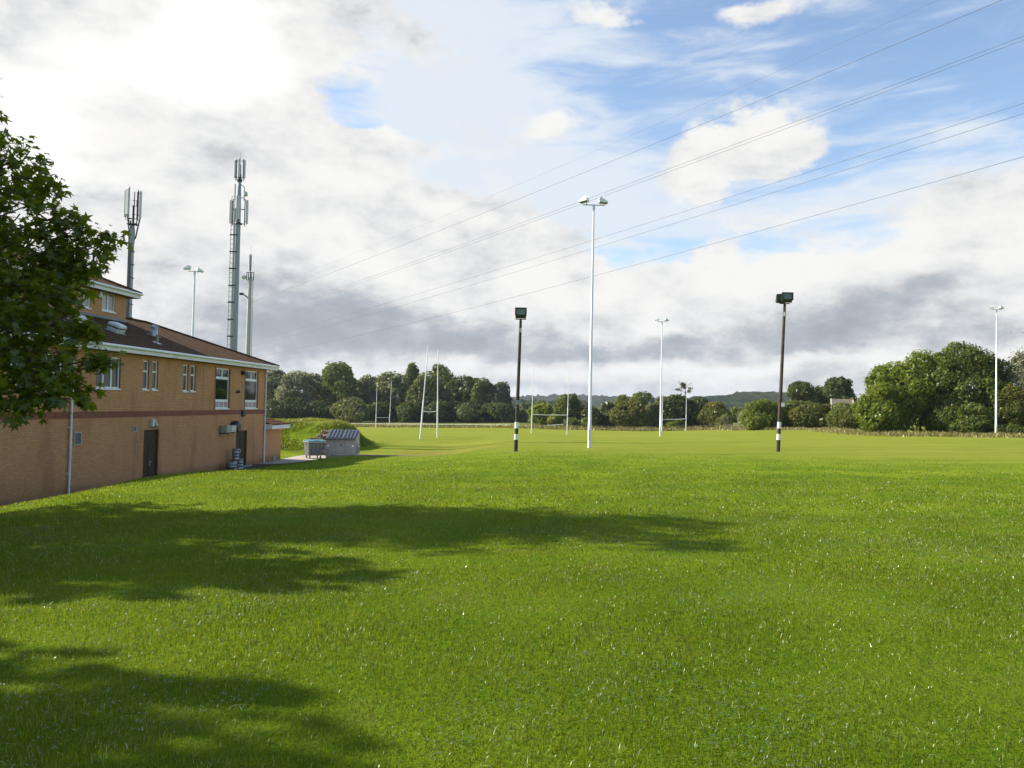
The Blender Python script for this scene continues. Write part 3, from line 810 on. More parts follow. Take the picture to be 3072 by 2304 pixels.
maple_m = leafmat('maple_leaf', (.036, .070, .004), (.185, .225, .012), dry=(.22, .20, .015), trans=.55, gloss=.035)
def maple(label, x, y, H, rad, n_twig, seed, lobes, leaf=.075, per=9):
    g = np.random.default_rng(seed)
    zb = gz(x, y)
    t = thing('maple_tree', label, 'tree', (x, y, zb))
    mb = MB()
    mb.tube([(0, 0, -.4), (.05, 0, 1.2), (.15, .1, H * .4), (.0, .15, H * .7), (.1, .1, H * .93)], [.26, .21, .15, .08, .02], 9)
    tw = []
    B = [(np.array(c), np.array(r)) for c, r in lobes]
    for c, r in B:
        z_at = max(1.4, c[2] - .55 * np.linalg.norm(c[:2]))
        s0 = np.array([.08, .05, min(z_at, H * .85)])
        mb.tube([s0, s0 * .6 + c * .4 + np.array([.12, -.1, .30]), s0 * .25 + c * .75 + np.array([-.1, .1, .22]), c], [.06, .04, .025, .012], 6, caps=False)
        k = max(6, int(n_twig * (r[0] * r[1] * r[2]) ** (2 / 3)))
        for i in range(k):
            d = g.normal(0, 1, 3); d /= np.linalg.norm(d)
            e_ = c + d * r * (1 - abs(g.normal(0, .30)))
            tw.append((c + (e_ - c) * .35, e_))
    for a, b in tw[::2]:
        mid_ = (a + b) / 2 + g.normal(0, .08, 3)
        mb.tube([a, mid_, b], [.014, .010, .004], 4, caps=False)
    mb.build('trunk', bark_m, t)
    PP, NN, UU, SS = [], [], [], []
    for a, b in tw:
        k = g.poisson(per) + 3
        f = (1.05 - np.abs(g.normal(0, .2, k)))[:, None]
        p = a + (b - a) * f + g.normal(0, .075, (k, 3))
        out = (b - a) / (np.linalg.norm(b - a) + 1e-6)
        nn = g.normal(0, .42, (k, 3)) + np.array([0, 0, .75]) + out * .25
        nn /= np.linalg.norm(nn, axis=1)[:, None]
        uu = out * .7 + g.normal(0, .6, (k, 3)) - np.array([0, 0, .35]); uu -= nn * np.sum(uu * nn, 1)[:, None]; uu /= np.linalg.norm(uu, axis=1)[:, None]
        PP.append(p); NN.append(nn); UU.append(uu); SS.append(leaf * g.lognormal(0, .28, k))
    PP, NN, UU, SS = [np.concatenate(q) for q in (PP, NN, UU, SS)]
    maple_leaf_mesh('crown', PP, NN, UU, SS, np.clip(g.normal(.45, .24, len(PP)), 0, 1), maple_m, t)
    return t

def lobes_for(x, y, specs):
    """clump centres given as (pixel x, pixel y, distance, radii)"""
    zb = gz(x, y); out = []
    for px, py, Y, r in specs:
        q = at(px, py, Y - .4) - np.array([x, y, zb]); out.append((q, r))
    return out
MX, MY = -13.4, 14.6
sp = [(20, 520, 15.0, (.9, .9, .75)), (75, 620, 14.6, (.85, .8, .6)), (140, 560, 15.4, (.42, .5, .32)), (70, 480, 15.6, (.42, .5, .30)), (150, 690, 14.8, (.75, .8, .5)),
      (205, 640, 15.6, (.35, .4, .28)), (235, 720, 15.0, (.45, .5, .26)), (285, 740, 14.8, (.35, .4, .16)), (330, 712, 14.8, (.26, .3, .12)),
      (60, 760, 14.4, (.95, .9, .6)), (150, 790, 15.0, (.75, .8, .45)), (230, 800, 15.2, (.55, .6, .26)), (275, 790, 14.8, (.36, .4, .20)),
      (40, 880, 14.0, (1.0, .9, .6)), (130, 870, 14.6, (.85, .8, .42)), (215, 850, 15.0, (.5, .5, .24)), (215, 905, 14.4, (.32, .4, .20)),
      (60, 985, 13.8, (.95, .9, .5)), (160, 975, 14.2, (.7, .7, .34)), (240, 1010, 14.4, (.42, .5, .20)), (265, 985, 14.2, (.25, .3, .16)), (270, 1080, 13.8, (.46, .5, .20)), (310, 1095, 13.6, (.26, .3, .13)),
      (60, 1080, 13.4, (.95, .9, .45)), (165, 1100, 13.6, (.7, .7, .30)), (215, 1180, 13.6, (.45, .5, .20)), (60, 1175, 13.0, (.9, .8, .38)), (140, 1160, 13.4, (.6, .6, .28)), (30, 1225, 12.6, (.65, .6, .18)), (120, 1215, 13.0, (.45, .5, .18)),
      (-120, 420, 15.4, (1.3, 1.3, 1.0)), (-150, 650, 15.0, (1.5, 1.6, 1.1)), (-120, 900, 14.4, (1.5, 1.6, 1.0)), (-120, 1120, 13.4, (1.3, 1.4, .7)), (-260, 250, 15.6, (1.3, 1.4, 1.1))]
def shell(c, r, k, seed, lr, inner=.45):
    g = np.random.default_rng(seed); out = []
    for i in range(k):
        d = g.normal(0, 1, 3); d /= np.linalg.norm(d)
        out.append((np.array(c) + d * np.array(r) * g.uniform(inner, 1), np.array(lr) * g.uniform(.8, 1.2)))
    return out
lob = lobes_for(MX, MY, sp) + [(q, r) for q, r in shell((-.3, .3, 8.15), (2.6, 2.3, 4.75), 46, 31, (1.1, 1.05, .85)) if q[2] > 1.6] + [(q, r) for q, r in shell((-.2, -1.9, 4.0), (2.0, 1.3, 2.2), 12, 33, (1.1, 1.05, .85))]
maple('leafy maple tree overhanging the lawn in front of the clubhouse', MX, MY, 13.0, 5, 54, 21, lob, .094, 8)
# its neighbours stand left of the view and throw the nearer shadows
for n_, (c, H_, lb) in enumerate((((-13.8, 10.5), 9.4, shell((0, 0, 5.2), (2.1, 1.9, 3.7), 34, 8, (1.15, 1.05, .9))), ((-13.2, 5.3), 9.6, shell((0, -.5, 5.1), (2.2, 2.3, 3.4), 62, 9, (1.15, 1.05, .9), .05)))):
    maple(('middle' if n_ == 0 else 'nearest') + ' maple of the row beside the lawn, outside the left edge of the view', c[0], c[1], H_, 4, 28, 22 + n_, lb, .14, 10)
# ------------------------------------------------------------------ clubhouse
# local frame: x along the long front towards the viewer, y out of the front, z up; origin at the far front corner
YC = 49.6; XC = -19.04 + .076 * YC
CORNER = np.array([XC, YC, BASE])
_ul = np.array([-.0758, -.99712, 0]); _ol = np.array([.99712, -.0758, 0])
RZ = math.atan2(_ul[1], _ul[0])
def to_local(P):
    q = np.asarray(P) - CORNER
    return np.array([q @ _ul, q @ _ol, q[2]])
def to_world(l):
    return CORNER + _ul * l[0] + _ol * l[1] + np.array([0, 0, l[2]])
def fac(px, py, off=0.0):
    """sight line meets the plane lying off metres in front of the long front -> (x, z) local"""
    d = ray(px, py); P0 = CORNER + _ol * off
    k = ((P0 - EYE) @ _ol) / (d @ _ol); l = to_local(EYE + d * k)
    return l[0], l[2]
def rect(x0, y0, x1, y1, off=0.0):
    """pixel box -> (xa, xb, za, zb) on the front, taken along its middle lines"""
    xm = (x0 + x1) / 2; ym = (y0 + y1) / 2
    xa, xb = fac(x1, ym, off)[0], fac(x0, ym, off)[0]
    return xa, xb, fac(xm, y1, off)[1], fac(xm, y0, off)[1]

def brick_mat(name, c1, c2, mortar, stack=False):
    t = NT(name); v = t.obj()
    sep = t.n('ShaderNodeSeparateXYZ'); t.l(v, sep.inputs[0])
    cb = t.n('ShaderNodeCombineXYZ'); t.l(t.math('ADD', sep.outputs[0], sep.outputs[1]), cb.inputs[0]); t.l(sep.outputs[2], cb.inputs[1])
    b = t.n('ShaderNodeTexBrick'); t.l(cb.outputs[0], b.inputs['Vector'])
    b.inputs['Color1'].default_value = (*c1, 1); b.inputs['Color2'].default_value = (*c2, 1); b.inputs['Mortar'].default_value = (*mortar, 1)
    b.inputs['Scale'].default_value = 1; b.inputs['Mortar Size'].default_value = .010; b.inputs['Mortar Smooth'].default_value = .3; b.inputs['Bias'].default_value = -.1
    b.inputs['Brick Width'].default_value = .075 if stack else .225; b.inputs['Row Height'].default_value = .225 if stack else .075
    if stack: b.offset = 0
    n1 = t.noise(v, .55, 5, .62); n2 = t.noise(v, 9, 4, .6)
    c = t.mix(t.smooth(n1, .35, .72, 0, .34), b.outputs[0], tuple(x * .68 for x in c1))
    c = t.mix(t.smooth(n2, .45, .75, 0, .3), c, tuple(min(1, x * 1.2) for x in c2))
    # blotchy stains, then a darker tone towards the foot of the wall
    stain = t.math('MULTIPLY', t.smooth(t.noise(t.mapping(v, scale=(1, 1, .35)), .9, 5, .6), .5, .68), .45)
    c = t.mix(stain, c, (.30, .125, .065))
    foot_tone = t.math('MULTIPLY', t.smooth(t.math('ADD', sep.outputs[2], t.math('MULTIPLY', t.math('SUBTRACT', n1, .5), .8)), .55, .05), .55)
    c = t.mix(foot_tone, c, (.16, .085, .05))
    return t.principled(c, .88, 0, .2, t.bump(b.outputs['Fac'], -.35, .006))
brick = brick_mat('buff_brick', (.56, .260, .112), (.65, .325, .146), (.36, .195, .105))
brick_red = brick_mat('red_brick', (.26, .078, .048), (.34, .110, .066), (.22, .12, .09), True)

def tile_mat(name):
    t = NT(name); v = t.obj()
    sep = t.n('ShaderNodeSeparateXYZ'); t.l(v, sep.inputs[0])
    row = t.math('FRACT', t.math('MULTIPLY', sep.outputs[2], 1 / .115))
    col = t.math('FRACT', t.math('MULTIPLY', t.math('ADD', sep.outputs[0], t.math('MULTIPLY', sep.outputs[1], .0)), 1 / .22))
    hump = t.math('SINE', t.math('MULTIPLY', col, 3.14159))
    h = t.math('ADD', t.math('MULTIPLY', t.math('SUBTRACT', 1.0, row), .7), t.math('MULTIPLY', hump, .55))
    gap = t.math('MAXIMUM', t.smooth(row, .68, .92), t.math('MULTIPLY', t.smooth(hump, .3, .05), .6))
    n = t.noise(v, 1.2, 5, .6); n2 = t.noise(t.mapping(v, scale=(4.5, 4.5, 8.7)), 1.0, 1)
    c = t.mix(t.smooth(n2, .35, .65), (.082, .043, .020), (.132, .072, .036))
    c = t.mix(t.smooth(n, .5, .75, 0, .45), c, (.085, .075, .055))
    c = t.mix(gap, c, (.008, .005, .005))
    return t.principled(c, .92, 0, .06, t.bump(h, .9, .05))
tile = tile_mat('brown_roof_tile')
upvc = plain('white_frame', (.80, .80, .77), .35, 0, .5, .04, 4)
fascia_m = plain('white_fascia', (.76, .715, .68), .45, 0, .4, .07, 1.5, 0, (.48, .47, .42))
soffit_m = plain('soffit', (.13, .095, .07), .7, 0, .2, .1, 2)  # dark colour carries the shade under the eaves
door_m = plain('brown_door', (.062, .036, .018), .6, 0, .2, .22, 3)
pipe_m = plain('white_downpipe', (.70, .70, .72), .35, 0, .5, .06, 2, 0, (.5, .48, .45))
lead = plain('lead_flashing', (.20, .20, .21), .5, .3, .4, .15, 3)
grey_metal = plain('grey_metal', (.42, .43, .44), .42, .55, .5, .12, 3, 0, (.25, .23, .2))
galv = plain('galvanised_steel', (.46, .48, .50), .38, .7, .5, .12, 2.5)
black_m = plain('black_plastic', (.022, .022, .024), .45, 0, .4, .2, 5)
pale_grp = plain('pale_roof_dome', (.62, .62, .58), .35, 0, .5, .08, 2, 0, (.36, .35, .3))
cream = plain('cream_plastic', (.58, .56, .48), .45, 0, .4, .08, 5)
def glass_mat(name, tint):
    t = NT(name); n = t.noise(t.obj(), 1.1, 2)
    return t.principled(t.mix(t.smooth(n, .4, .6), tuple(c * .6 for c in tint), tint), .04, 0, .6, t.bump(n, .02, .02))
glass = glass_mat('window_glass', (.030, .042, .022))
glass_pale = glass_mat('curtained_glass', (.34, .36, .37))
def blind_mat():
    t = NT('glass_over_blinds'); sep = t.n('ShaderNodeSeparateXYZ'); t.l(t.obj(), sep.inputs[0])
    st = t.math('SINE', t.math('MULTIPLY', sep.outputs[0], 6.2832 / .13)); n = t.noise(t.obj(), .8, 2)
    c = t.mix(t.smooth(st, -.3, .6), (.050, .058, .034), (.14, .145, .085))
    c = t.mix(t.smooth(n, .4, .6, 0, .6), c, (.03, .036, .026))
    return t.principled(c, .05, 0, .4)
glass_blind = blind_mat()
panel_m = plain('lilac_panel', (.40, .29, .31), .5, 0, .3, .08, 3)

club = thing('clubhouse', 'two storey buff brick clubhouse with brown tiled roof and white fascia', 'building', CORNER, RZ)
L = 27.5            # length of the front
D = 10.3
ZB0, ZB1 = fac(700, 1243.4)[1], fac(700, 1230.0)[1]
ZW = 5.78           # soffit
OV = .5

wins = []           # (rect, kind)
w1 = rect(288, 1069.5, 360, 1169.5)
w2a, w2b = rect(428.7, 1081, 445.5, 1172.5), rect(456.5, 1083.5, 472.5, 1173)
w3a, w3b = rect(549, 1094, 563.4, 1177.5), rect(571.8, 1096, 585.6, 1177.5)
w4, w5 = rect(646.5, 1105, 687.5, 1228.5), rect(735.5, 1113, 772, 1228)
d1 = rect(429.6, 1289, 475.5, 1447); d2 = rect(706.8, 1292, 740.6, 1404)
d1 = (d1[0], d1[1], .02, d1[3]); d2 = (d2[0], d2[1], .02, d2[3])
# two more windows half hidden by the maple
w0 = rect(120, 1062, 186, 1186); w00 = rect(20, 1070, 70, 1180)
holes = [w1, w2a, w2b, w3a, w3b, w4, w5, d1, d2, w0, w00]

def holed_wall(mb, x0, x1, z0, z1, hs, y=0.0, reveal=.13, mi=0):
    xs = sorted({x0, x1, *[v for h in hs for v in h[:2]]}); zs = sorted({z0, z1, *[v for h in hs for v in h[2:]]})
    xs = [v for v in xs if x0 <= v <= x1]; zs = [v for v in zs if z0 <= v <= z1]
    for i in range(len(xs) - 1):
        for j in range(len(zs) - 1):
            cx, cz = (xs[i] + xs[i + 1]) / 2, (zs[j] + zs[j + 1]) / 2
            if any(h[0] < cx < h[1] and h[2] < cz < h[3] for h in hs): continue
            mb.quad((xs[i + 1], y, zs[j]), (xs[i], y, zs[j]), (xs[i], y, zs[j + 1]), (xs[i + 1], y, zs[j + 1]), mi=mi)
    for a, b, c, d in hs:
        for q in (((a, c), (a, d)), ((b, d), (b, c)), ((b, c), (a, c)), ((a, d), (b, d))):
            (xa, za), (xb, zb) = q
            mb.quad((xa, y, za), (xa, y - reveal, za), (xb, y - reveal, zb), (xb, y, zb), mi=mi)

mb = MB()
GAP = .003
holed_wall(mb, 0, L, -.6, ZB0, [h for h in holes if h[3] < ZB0 + .3 and h[2] < 1])
holed_wall(mb, 0, L, ZB1, ZW + .25, [h for h in holes if h[2] > 2])
mb.quad((0, 0, -.6), (0, -D, -.6), (0, -D, ZW + .25), (0, 0, ZW + .25))
mb.quad((L, -D, -.6), (L, 0, -.6), (L, 0, ZW + .25), (L, -D, ZW + .25))
mb.quad((0, -D, -.6), (L, -D, -.6), (L, -D, ZW + .25), (0, -D, ZW + .25))
mb.build('wall', brick, club)
mb = MB(); mb.bb(0, L, -.05, .012, ZB0, ZB1)
for w in (w4, w5):                    # red brick dressings beside the tall windows
    for a, b in ((w[0] - .12, w[0]), (w[1], w[1] + .12)): mb.bb(a, b, -.02, .010, w[2] - .0, w[3] + .05)
for w in (w1, w2a, w2b, w3a, w3b): mb.bb(w[0] - .05, w[0], -.02, .006, w[2] - .06, w[3])
mb.build('brick_band', brick_red, club)
# dark back wall of the rooms so that nothing shows through
mb = MB(); mb.bb(.2, L - .2, -.30, -.26, 0, ZW); mb.build('inner_wall', black_m, club)

def frame_bars(mb, x0, x1, z0, z1, t=.055, y0=-.115, y1=-.045, xs=(), zs=(), mi=0):
    for a, b in ((x0, x0 + t), (x1 - t, x1)): mb.bb(a, b, y0, y1, z0, z1, mi)
    for a, b in ((z0, z0 + t), (z1 - t, z1)): mb.bb(x0 + t, x1 - t, y0, y1, a, b, mi)
    for q, za, zb, tt in xs: mb.bb(q - tt / 2, q + tt / 2, y0 + .002, y1 - .002, za, zb, mi)
    for q, xa, xb, tt in zs: mb.bb(xa, xb, y0 + .001, y1 - .001, q - tt / 2, q + tt / 2, mi)
def window(w, kind, parent=club, y=0.0, gl=None, label=None):
    x0, x1, z0, z1 = w; mb = MB(); W = x1 - x0; H = z1 - z0; e = .055
    zs0 = z0 + .07
    yy = (y - .115, y - .045)
    gl = gl or (glass if kind == 'tall' else glass_blind)
    if kind == 'three':
        xs = [(x0 + W * .33, zs0 + e, z1 - e, .085), (x0 + W * .67, zs0 + e, z1 - e, .085)]; zs = []
    elif kind == 'slim':
        xs = []; zs = [(z0 + H * .64, x0 + e, x1 - e, .075)]
    elif kind == 'two':
        xs = [((x0 + x1) / 2, zs0 + e, z1 - e, .085)]; zs = []
    else:
        zt = z0 + H * .765; zl = z0 + H * .215
        xs = [((x0 + x1) / 2, zt, z1 - e, .11)] + [(x0 + W * f, z0 + e, zl, .06) for f in (.335, .665)]
        zs = [(zt, x0 + e, x1 - e, .14), (zl, x0 + e, x1 - e, .13)]
    frame_bars(mb, x0 + .004, x1 - .004, zs0, z1 - .004, e, *yy, xs, zs)
    f = mb.build('window', upvc, parent)
    if label: f['label'] = label
    p = MB(); p.bb(x0 + .03, x1 - .03, y - .095, y - .083, zs0 + .03, z1 - .03); p.build('pane', gl or glass, f)
    if kind == 'tall':
        q = MB(); q.bb(x0 + .03, x1 - .03, y - .080, y - .070, z0 + .1, zl - .03); q.build('lower_panel', panel_m, f)
    s = MB(); s.bb(x0 - .03, x1 + .03, y - .10, y + .045, z0 + .003, zs0 - .002); s.build('sill', upvc, f)
    return f
window(w1, 'three'); window(w0, 'three'); window(w00, 'three')
for w in (w2a, w2b, w3a, w3b): window(w, 'slim')
window(w4, 'tall'); window(w5, 'tall')
# something pale standing inside behind the tall window
def door(w, transom):
    x0, x1, z0, z1 = w; mb = MB()
    zt = z1 - (.34 if transom else .06)
    for a, b in ((x0 + .003, x0 + .06), (x1 - .06, x1 - .003)): mb.bb(a, b, -.15, -.06, z0, z1 - .003)
    mb.bb(x0 + .06, x1 - .06, -.15, -.062, z1 - .06, z1 - .003)
    if transom:
        mb.bb(x0 + .06, x1 - .06, -.15, -.064, zt - .05, zt)
        mb.bb(x0 + .06, x1 - .06, -.14, -.10, zt, z1 - .06)
    xm = x0 + (x1 - x0) * .55
    top = zt - .05 if transom else zt
    mb.bb(x0 + .062, xm - .006, -.14, -.095, z0, top); mb.bb(xm + .006, x1 - .062, -.14, -.090, z0, top)
    mb.bb(xm - .03, xm + .03, -.088, -.080, z0 + .1, top - .15)
    o = mb.build('door', door_m, club)
    h = MB(); h.bb(xm - .10, xm - .05, -.09, -.055, z0 + .78, z0 + 1.02); h.tube([(xm - .075, -.06, z0 + .98), (xm - .075, -.02, z0 + .98), (xm - .17, -.02, z0 + .98)], .012, 6)
    h.build('handle', galv, o)
    return o
door(d1, True); door(d2, False)
mb = MB(); mb.bb(d2[0] - .05, d2[1] + .05, .002, .32, -.1, .06); mb.build('doorstep', plain('concrete_step', (.36, .34, .31), .9, 0, .2, .12, 3), club)

# ---- main roof
tp = .373; EZ = 6.02; EO = .55
def roof(name, x0, x1, yf, yb, z, pitch, parent=club, hip0=True, hip1=True):
    d = (yf - yb) / 2; zr = z + d * pitch; ym = (yf + yb) / 2
    ra = x0 + (d if hip0 else 0); rb = x1 - (d if hip1 else 0)
    mb = MB()
    A, B_, C_, D_ = (x0, yf, z), (x1, yf, z), (x1, yb, z), (x0, yb, z); E1, E2 = (ra, ym, zr), (rb, ym, zr)
    mb.quad(B_, A, E1, E2); mb.quad(D_, C_, E2, E1); mb.quad(A, D_, E1); mb.quad(C_, B_, E2)
    lo = .05
    a_, b_, c_, d_ = [(p[0], p[1], p[2] - lo) for p in (A, B_, C_, D_)]
    mb.quad(a_, b_, c_, d_); mb.quad(A, B_, b_, a_); mb.quad(B_, C_, c_, b_); mb.quad(C_, D_, d_, c_); mb.quad(D_, A, a_, d_)
    o = mb.build(name, tile, parent)
    r = MB()
    for p, q in ((E1, E2), (A, E1), (D_, E1), (B_, E2), (C_, E2)):
        r.tube([np.array(p) + (0, 0, .01), np.array(q) + (0, 0, .02)], .075, 8)
    r.build('ridge_tile', tile, o)
    return o, zr
roof('roof', -EO, L + EO, EO, -D - EO, EZ, tp)
def eaves(x0, x1, yf, yb, z, parent=club, fh=.21, name='fascia'):
    """white boards, gutter and soffit round a roof edge"""
    mb = MB(); t = .025
    mb.bb(x0, x1, yf - t, yf, z - fh, z); mb.bb(x0, x1, yb, yb + t, z - fh, z)
    mb.bb(x0, x0 + t, yb + t, yf - t, z - fh, z); mb.bb(x1 - t, x1, yb + t, yf - t, z - fh, z)
    for q in np.arange(x0 + 3.1, x1, 4.9): mb.bb(q, q + .012, yf, yf + .004, z - fh, z)
    mb.build(name, fascia_m, parent)
    g_ = MB(); g_.tube([(x0 - .03, yf + .06, z + .01), (x1 + .03, yf + .06, z + .01)], .062, 10)
    for q in np.arange(x0 + 1, x1, 2.1): g_.bb(q, q + .05, yf, yf + .12, z - .06, z - .03)
    g_.build('gutter', upvc, parent)
eaves(-OV, L + OV, OV, -D - OV, EZ - .055)
mb = MB(); mb.bb(-OV + .03, L + OV - .03, -D - OV + .03, OV - .03, ZW - .03, ZW); mb.build('soffit', soffit_m, club)

# ---- upper block
ul = []
YU = -4.1
def fau(px, py): return fac(px, py, YU)
XU = fau(378, 925)[0]; ZU0 = EZ + (EO - YU) * tp - .05; ZU1 = ZU0 + 1.62
ue = fac(424, 882, YU + .5)
ZU1 = ue[1] - .12
LU = L - XU - 1.0; DU = 7.6
def ru(x0, y0, x1, y1):
    xm, ym = (x0 + x1) / 2, (y0 + y1) / 2
    return fau(x1, ym)[0], fau(x0, ym)[0], fau(xm, y1)[1], fau(xm, y0)[1]
u1, u2, u3 = ru(306, 878, 346, 938), ru(236, 863.5, 272, 925), ru(146, 842, 190, 906)
mb = MB()
holed_wall(mb, XU, XU + LU, ZU0 - .9, ZU1, [u1, u2, u3], YU)
mb.quad((XU, YU, ZU0 - 1.6), (XU, YU - DU, ZU0 - 1.6), (XU, YU - DU, ZU1), (XU, YU, ZU1))
mb.quad((XU + LU, YU - DU, ZU0 - 1.6), (XU + LU, YU, ZU0 - 1.6), (XU + LU, YU, ZU1), (XU + LU, YU - DU, ZU1))
mb.quad((XU, YU - DU, ZU0 - 1.6), (XU + LU, YU - DU, ZU0 - 1.6), (XU + LU, YU - DU, ZU1), (XU, YU - DU, ZU1))
mb.build('upper_wall', brick, club)
mb = MB(); mb.bb(XU + .1, XU + LU - .1, YU - .3, YU - .26, ZU0 - .3, ZU1); mb.build('inner_wall', black_m, club)
mb = MB(); mb.bb(XU - .05, XU + LU, YU + .001, YU + .03, ZU0 - .16, ZU0 + .17); mb.bb(XU - .035, XU - .002, YU - 3, YU + .001, ZU0 - .16, ZU0 + 1.0 - .8); mb.build('flashing', lead, club)
for w in (u1, u2, u3): window(w, 'two', club, YU, glass_pale)
roof('upper_roof', XU - .53, XU + LU + .53, YU + .53, YU - DU - .53, ZU1 + .12, .42)
eaves(XU - .5, XU + LU + .5, YU + .5, YU - DU - .5, ZU1 + .068, fh=.22, name='upper_fascia')
mb = MB(); mb.bb(XU - .47, XU + LU + .47, YU - DU - .47, YU + .47, ZU1 - .15 + .004, ZU1 - .13); mb.build('soffit', soffit_m, club)
al = fau(298, 881)
mb = MB(); mb.prism([(al[0] - .17, YU + .002, al[1] - .17), (al[0] + .17, YU + .002, al[1] - .17), (al[0] + .04, YU + .002, al[1] + .2), (al[0] - .04, YU + .002, al[1] + .2)], (0, .1, 0)); mb.build('alarm_box', cream, club)

# ---- things standing on the roof slope
def onroof(px, py):
    """sight line meets the front slope -> local point"""
    d = ray(px, py); o = to_local(EYE); dl = np.array([d @ _ul, d @ _ol, d[2]])
    # z = EZ + (EO - y) tp
    k = (EZ + (EO - o[1]) * tp - o[2]) / (dl[2] + dl[1] * tp)
    return o + dl * k
sl = math.atan(tp); ax_s = [(1, 0, 0), (0, math.cos(sl), -math.sin(sl)), (0, math.sin(sl), math.cos(sl))]
def skylight(px, py):
    p = onroof(px, py); up = np.array(ax_s[2]); dn = np.array(ax_s[1])
    mb = MB(); mb.box(p + up * .012, (.80, .72, .02), ax=ax_s); s = mb.build('skylight', lead, club)
    mb = MB(); mb.box(p + up * .08, (.58, .46, .12), ax=ax_s); mb.box(p + up * .15, (.64, .52, .08), ax=ax_s); mb.build('curb', pale_grp, s)
    mb = MB(); mb.box(p + up * .22, (.54, .42, .07), ax=ax_s); mb.build('vent_gap', black_m, s)
    m2 = MB()
    n = 8
    ring = []
    for j, (k, h) in enumerate(((1, .245), (1.0, .335), (.88, .39), (.5, .43))):
        ring.append([p + np.array(ax_s[0]) * sx * .34 * k + dn * sy * .28 * k + up * h for sx, sy in ((-1, -1), (1, -1), (1, 1), (-1, 1))])
    vs = [q for r_ in ring for q in r_]
    fs = [(j * 4 + i, j * 4 + (i + 1) % 4, (j + 1) * 4 + (i + 1) % 4, (j + 1) * 4 + i) for j in range(3) for i in range(4)] + [(12, 13, 14, 15), (3, 2, 1, 0)]
    m2.add(vs, fs); m2.build('dome', pale_grp, s, bevel=.03)
skylight(345, 996); skylight(228, 972)
p = onroof(462, 1008)
mb = MB(); mb.box(p + np.array(ax_s[2]) * .015, (.6, .5, .02), ax=ax_s); fl = mb.build('flue', lead, club)
mb = MB(); mb.lathe(p, [(.17, -.1), (.17, .34), (.15, .35), (.15, .42)], 16); mb.lathe(p + (0, 0, .44), [(.23, 0), (.23, .015), (.04, .13), (.01, .14)], 16); mb.build('cowl', galv, fl)
p2 = onroof(470.5, 1030)
mb = MB(); mb.lathe(p2, [(.06, -.1), (.06, .40), (.07, .41)], 12); mb.box(p2 + np.array(ax_s[2]) * .018, (.4, .34, .02), ax=ax_s); mb.build('vent_pipe', galv, fl)

# ---- fittings on the front
def downpipe(pxt, pyt, pxb, pyb, zt, zb):
    x = (fac(pxt, pyt)[0] + fac(pxb, pyb)[0]) / 2
    mb = MB(); mb.tube([(x, .43, zt + .16), (x, .40, zt + .02), (x, .13, zt - .22), (x, .08, zt - .34), (x, .08, zb + .1), (x, .14, zb + .02)], .046, 12)
    o = mb.build('downpipe', pipe_m, club)
    for z in np.arange(zb + 1.0, zt - .4, 1.75):
        b = MB(); b.lathe((x, .08, z), [(.058, -.03), (.058, .03)], 12); b.bb(x - .09, x + .09, 0.001, .06, z - .025, z + .025); b.build('pipe_bracket', pipe_m, o)
downpipe(211, 1063, 203.5, 1477, ZW, -.05); downpipe(793.6, 1117, 788.8, 1395, ZW, -.02)
def grille(r):
    x0, x1, z0, z1 = r; mb = MB(); frame_bars(mb, x0, x1, z0, z1, .035, .001, .035)
    n = max(4, int((z1 - z0) / .055))
    for i in range(n):
        z = z0 + .04 + (z1 - z0 - .08) * (i + .5) / n
        mb.box(((x0 + x1) / 2, .016, z), (x1 - x0 - .07, .035, .006), ax=[(1, 0, 0), (0, .75, -.66), (0, .66, .75)])
    o = mb.build('air_vent', grey_metal, club)
    q = MB(); q.bb(x0 + .03, x1 - .03, .002, .006, z0 + .03, z1 - .03); q.build('backing', black_m, o)
grille(rect(221, 1296, 242, 1334)); grille(rect(397.7, 1277, 407.8, 1295))
x0, x1, z0, z1 = rect(448, 1257, 455.5, 1280); mb = MB(); mb.bb(x0, x1, .001, .16, z0, z1); o = mb.build('wall_light', cream, club, bevel=.02)
x0, x1, z0, z1 = rect(456.5, 1260, 464, 1283); mb = MB(); mb.bb(x0, x1, .001, .10, z0 + .03, z1); mb.lathe(((x0 + x1) / 2, .13, (z0 + z1) / 2 - .06), [(.02, -.12), (.08, -.08), (.09, .05), (.05, .12)], 12); mb.build('lamp_shade', grey_metal, o)
# extract unit and its black hose reel beside the second door
x0, x1, z0, z1 = rect(676.7, 1276, 705, 1297.5, .35)
mb = MB(); mb.bb(x0, x1, .05, .42, z0, z1); o = mb.build('extract_unit', plain('grey_housing', (.36, .35, .30), .5, .2, .4, .12, 3), club, bevel=.012)
mb = MB(); mb.bb(x0 + .02, x0 + .5 * (x1 - x0), .421, .432, z0 + .04, z1 - .04); mb.build('louvre_panel', cream, o)
for q in (x0 + .1, x1 - .1):
    mb = MB(); mb.bb(q, q + .04, .001, .40, z0 - .05, z0 - .004); mb.bb(q, q + .04, .001, .03, z0 - .2, z0 - .05); mb.build('bracket', black_m, o)
cx, cz = fac(713, 1279, .3)
mb = MB(); prof = [(.10, .02), (.34, .03), (.38, .12), (.40, .25), (.36, .36), (.22, .40)]
vs = []; n = 20
for r_, y_ in prof:
    for k in range(n): vs.append((cx + r_ * math.cos(6.2832 * k / n), y_, cz + r_ * .82 * math.sin(6.2832 * k / n)))
fs = [(i * n + k, i * n + (k + 1) % n, (i + 1) * n + (k + 1) % n, (i + 1) * n + k) for i in range(len(prof) - 1) for k in range(n)] + [tuple(range((len(prof) - 1) * n, len(prof) * n))]
mb.add(vs, fs, 0, True); mb.build('hose_reel', plain('dark_green_plastic', (.020, .030, .028), .4, 0, .5, .2, 4), club)
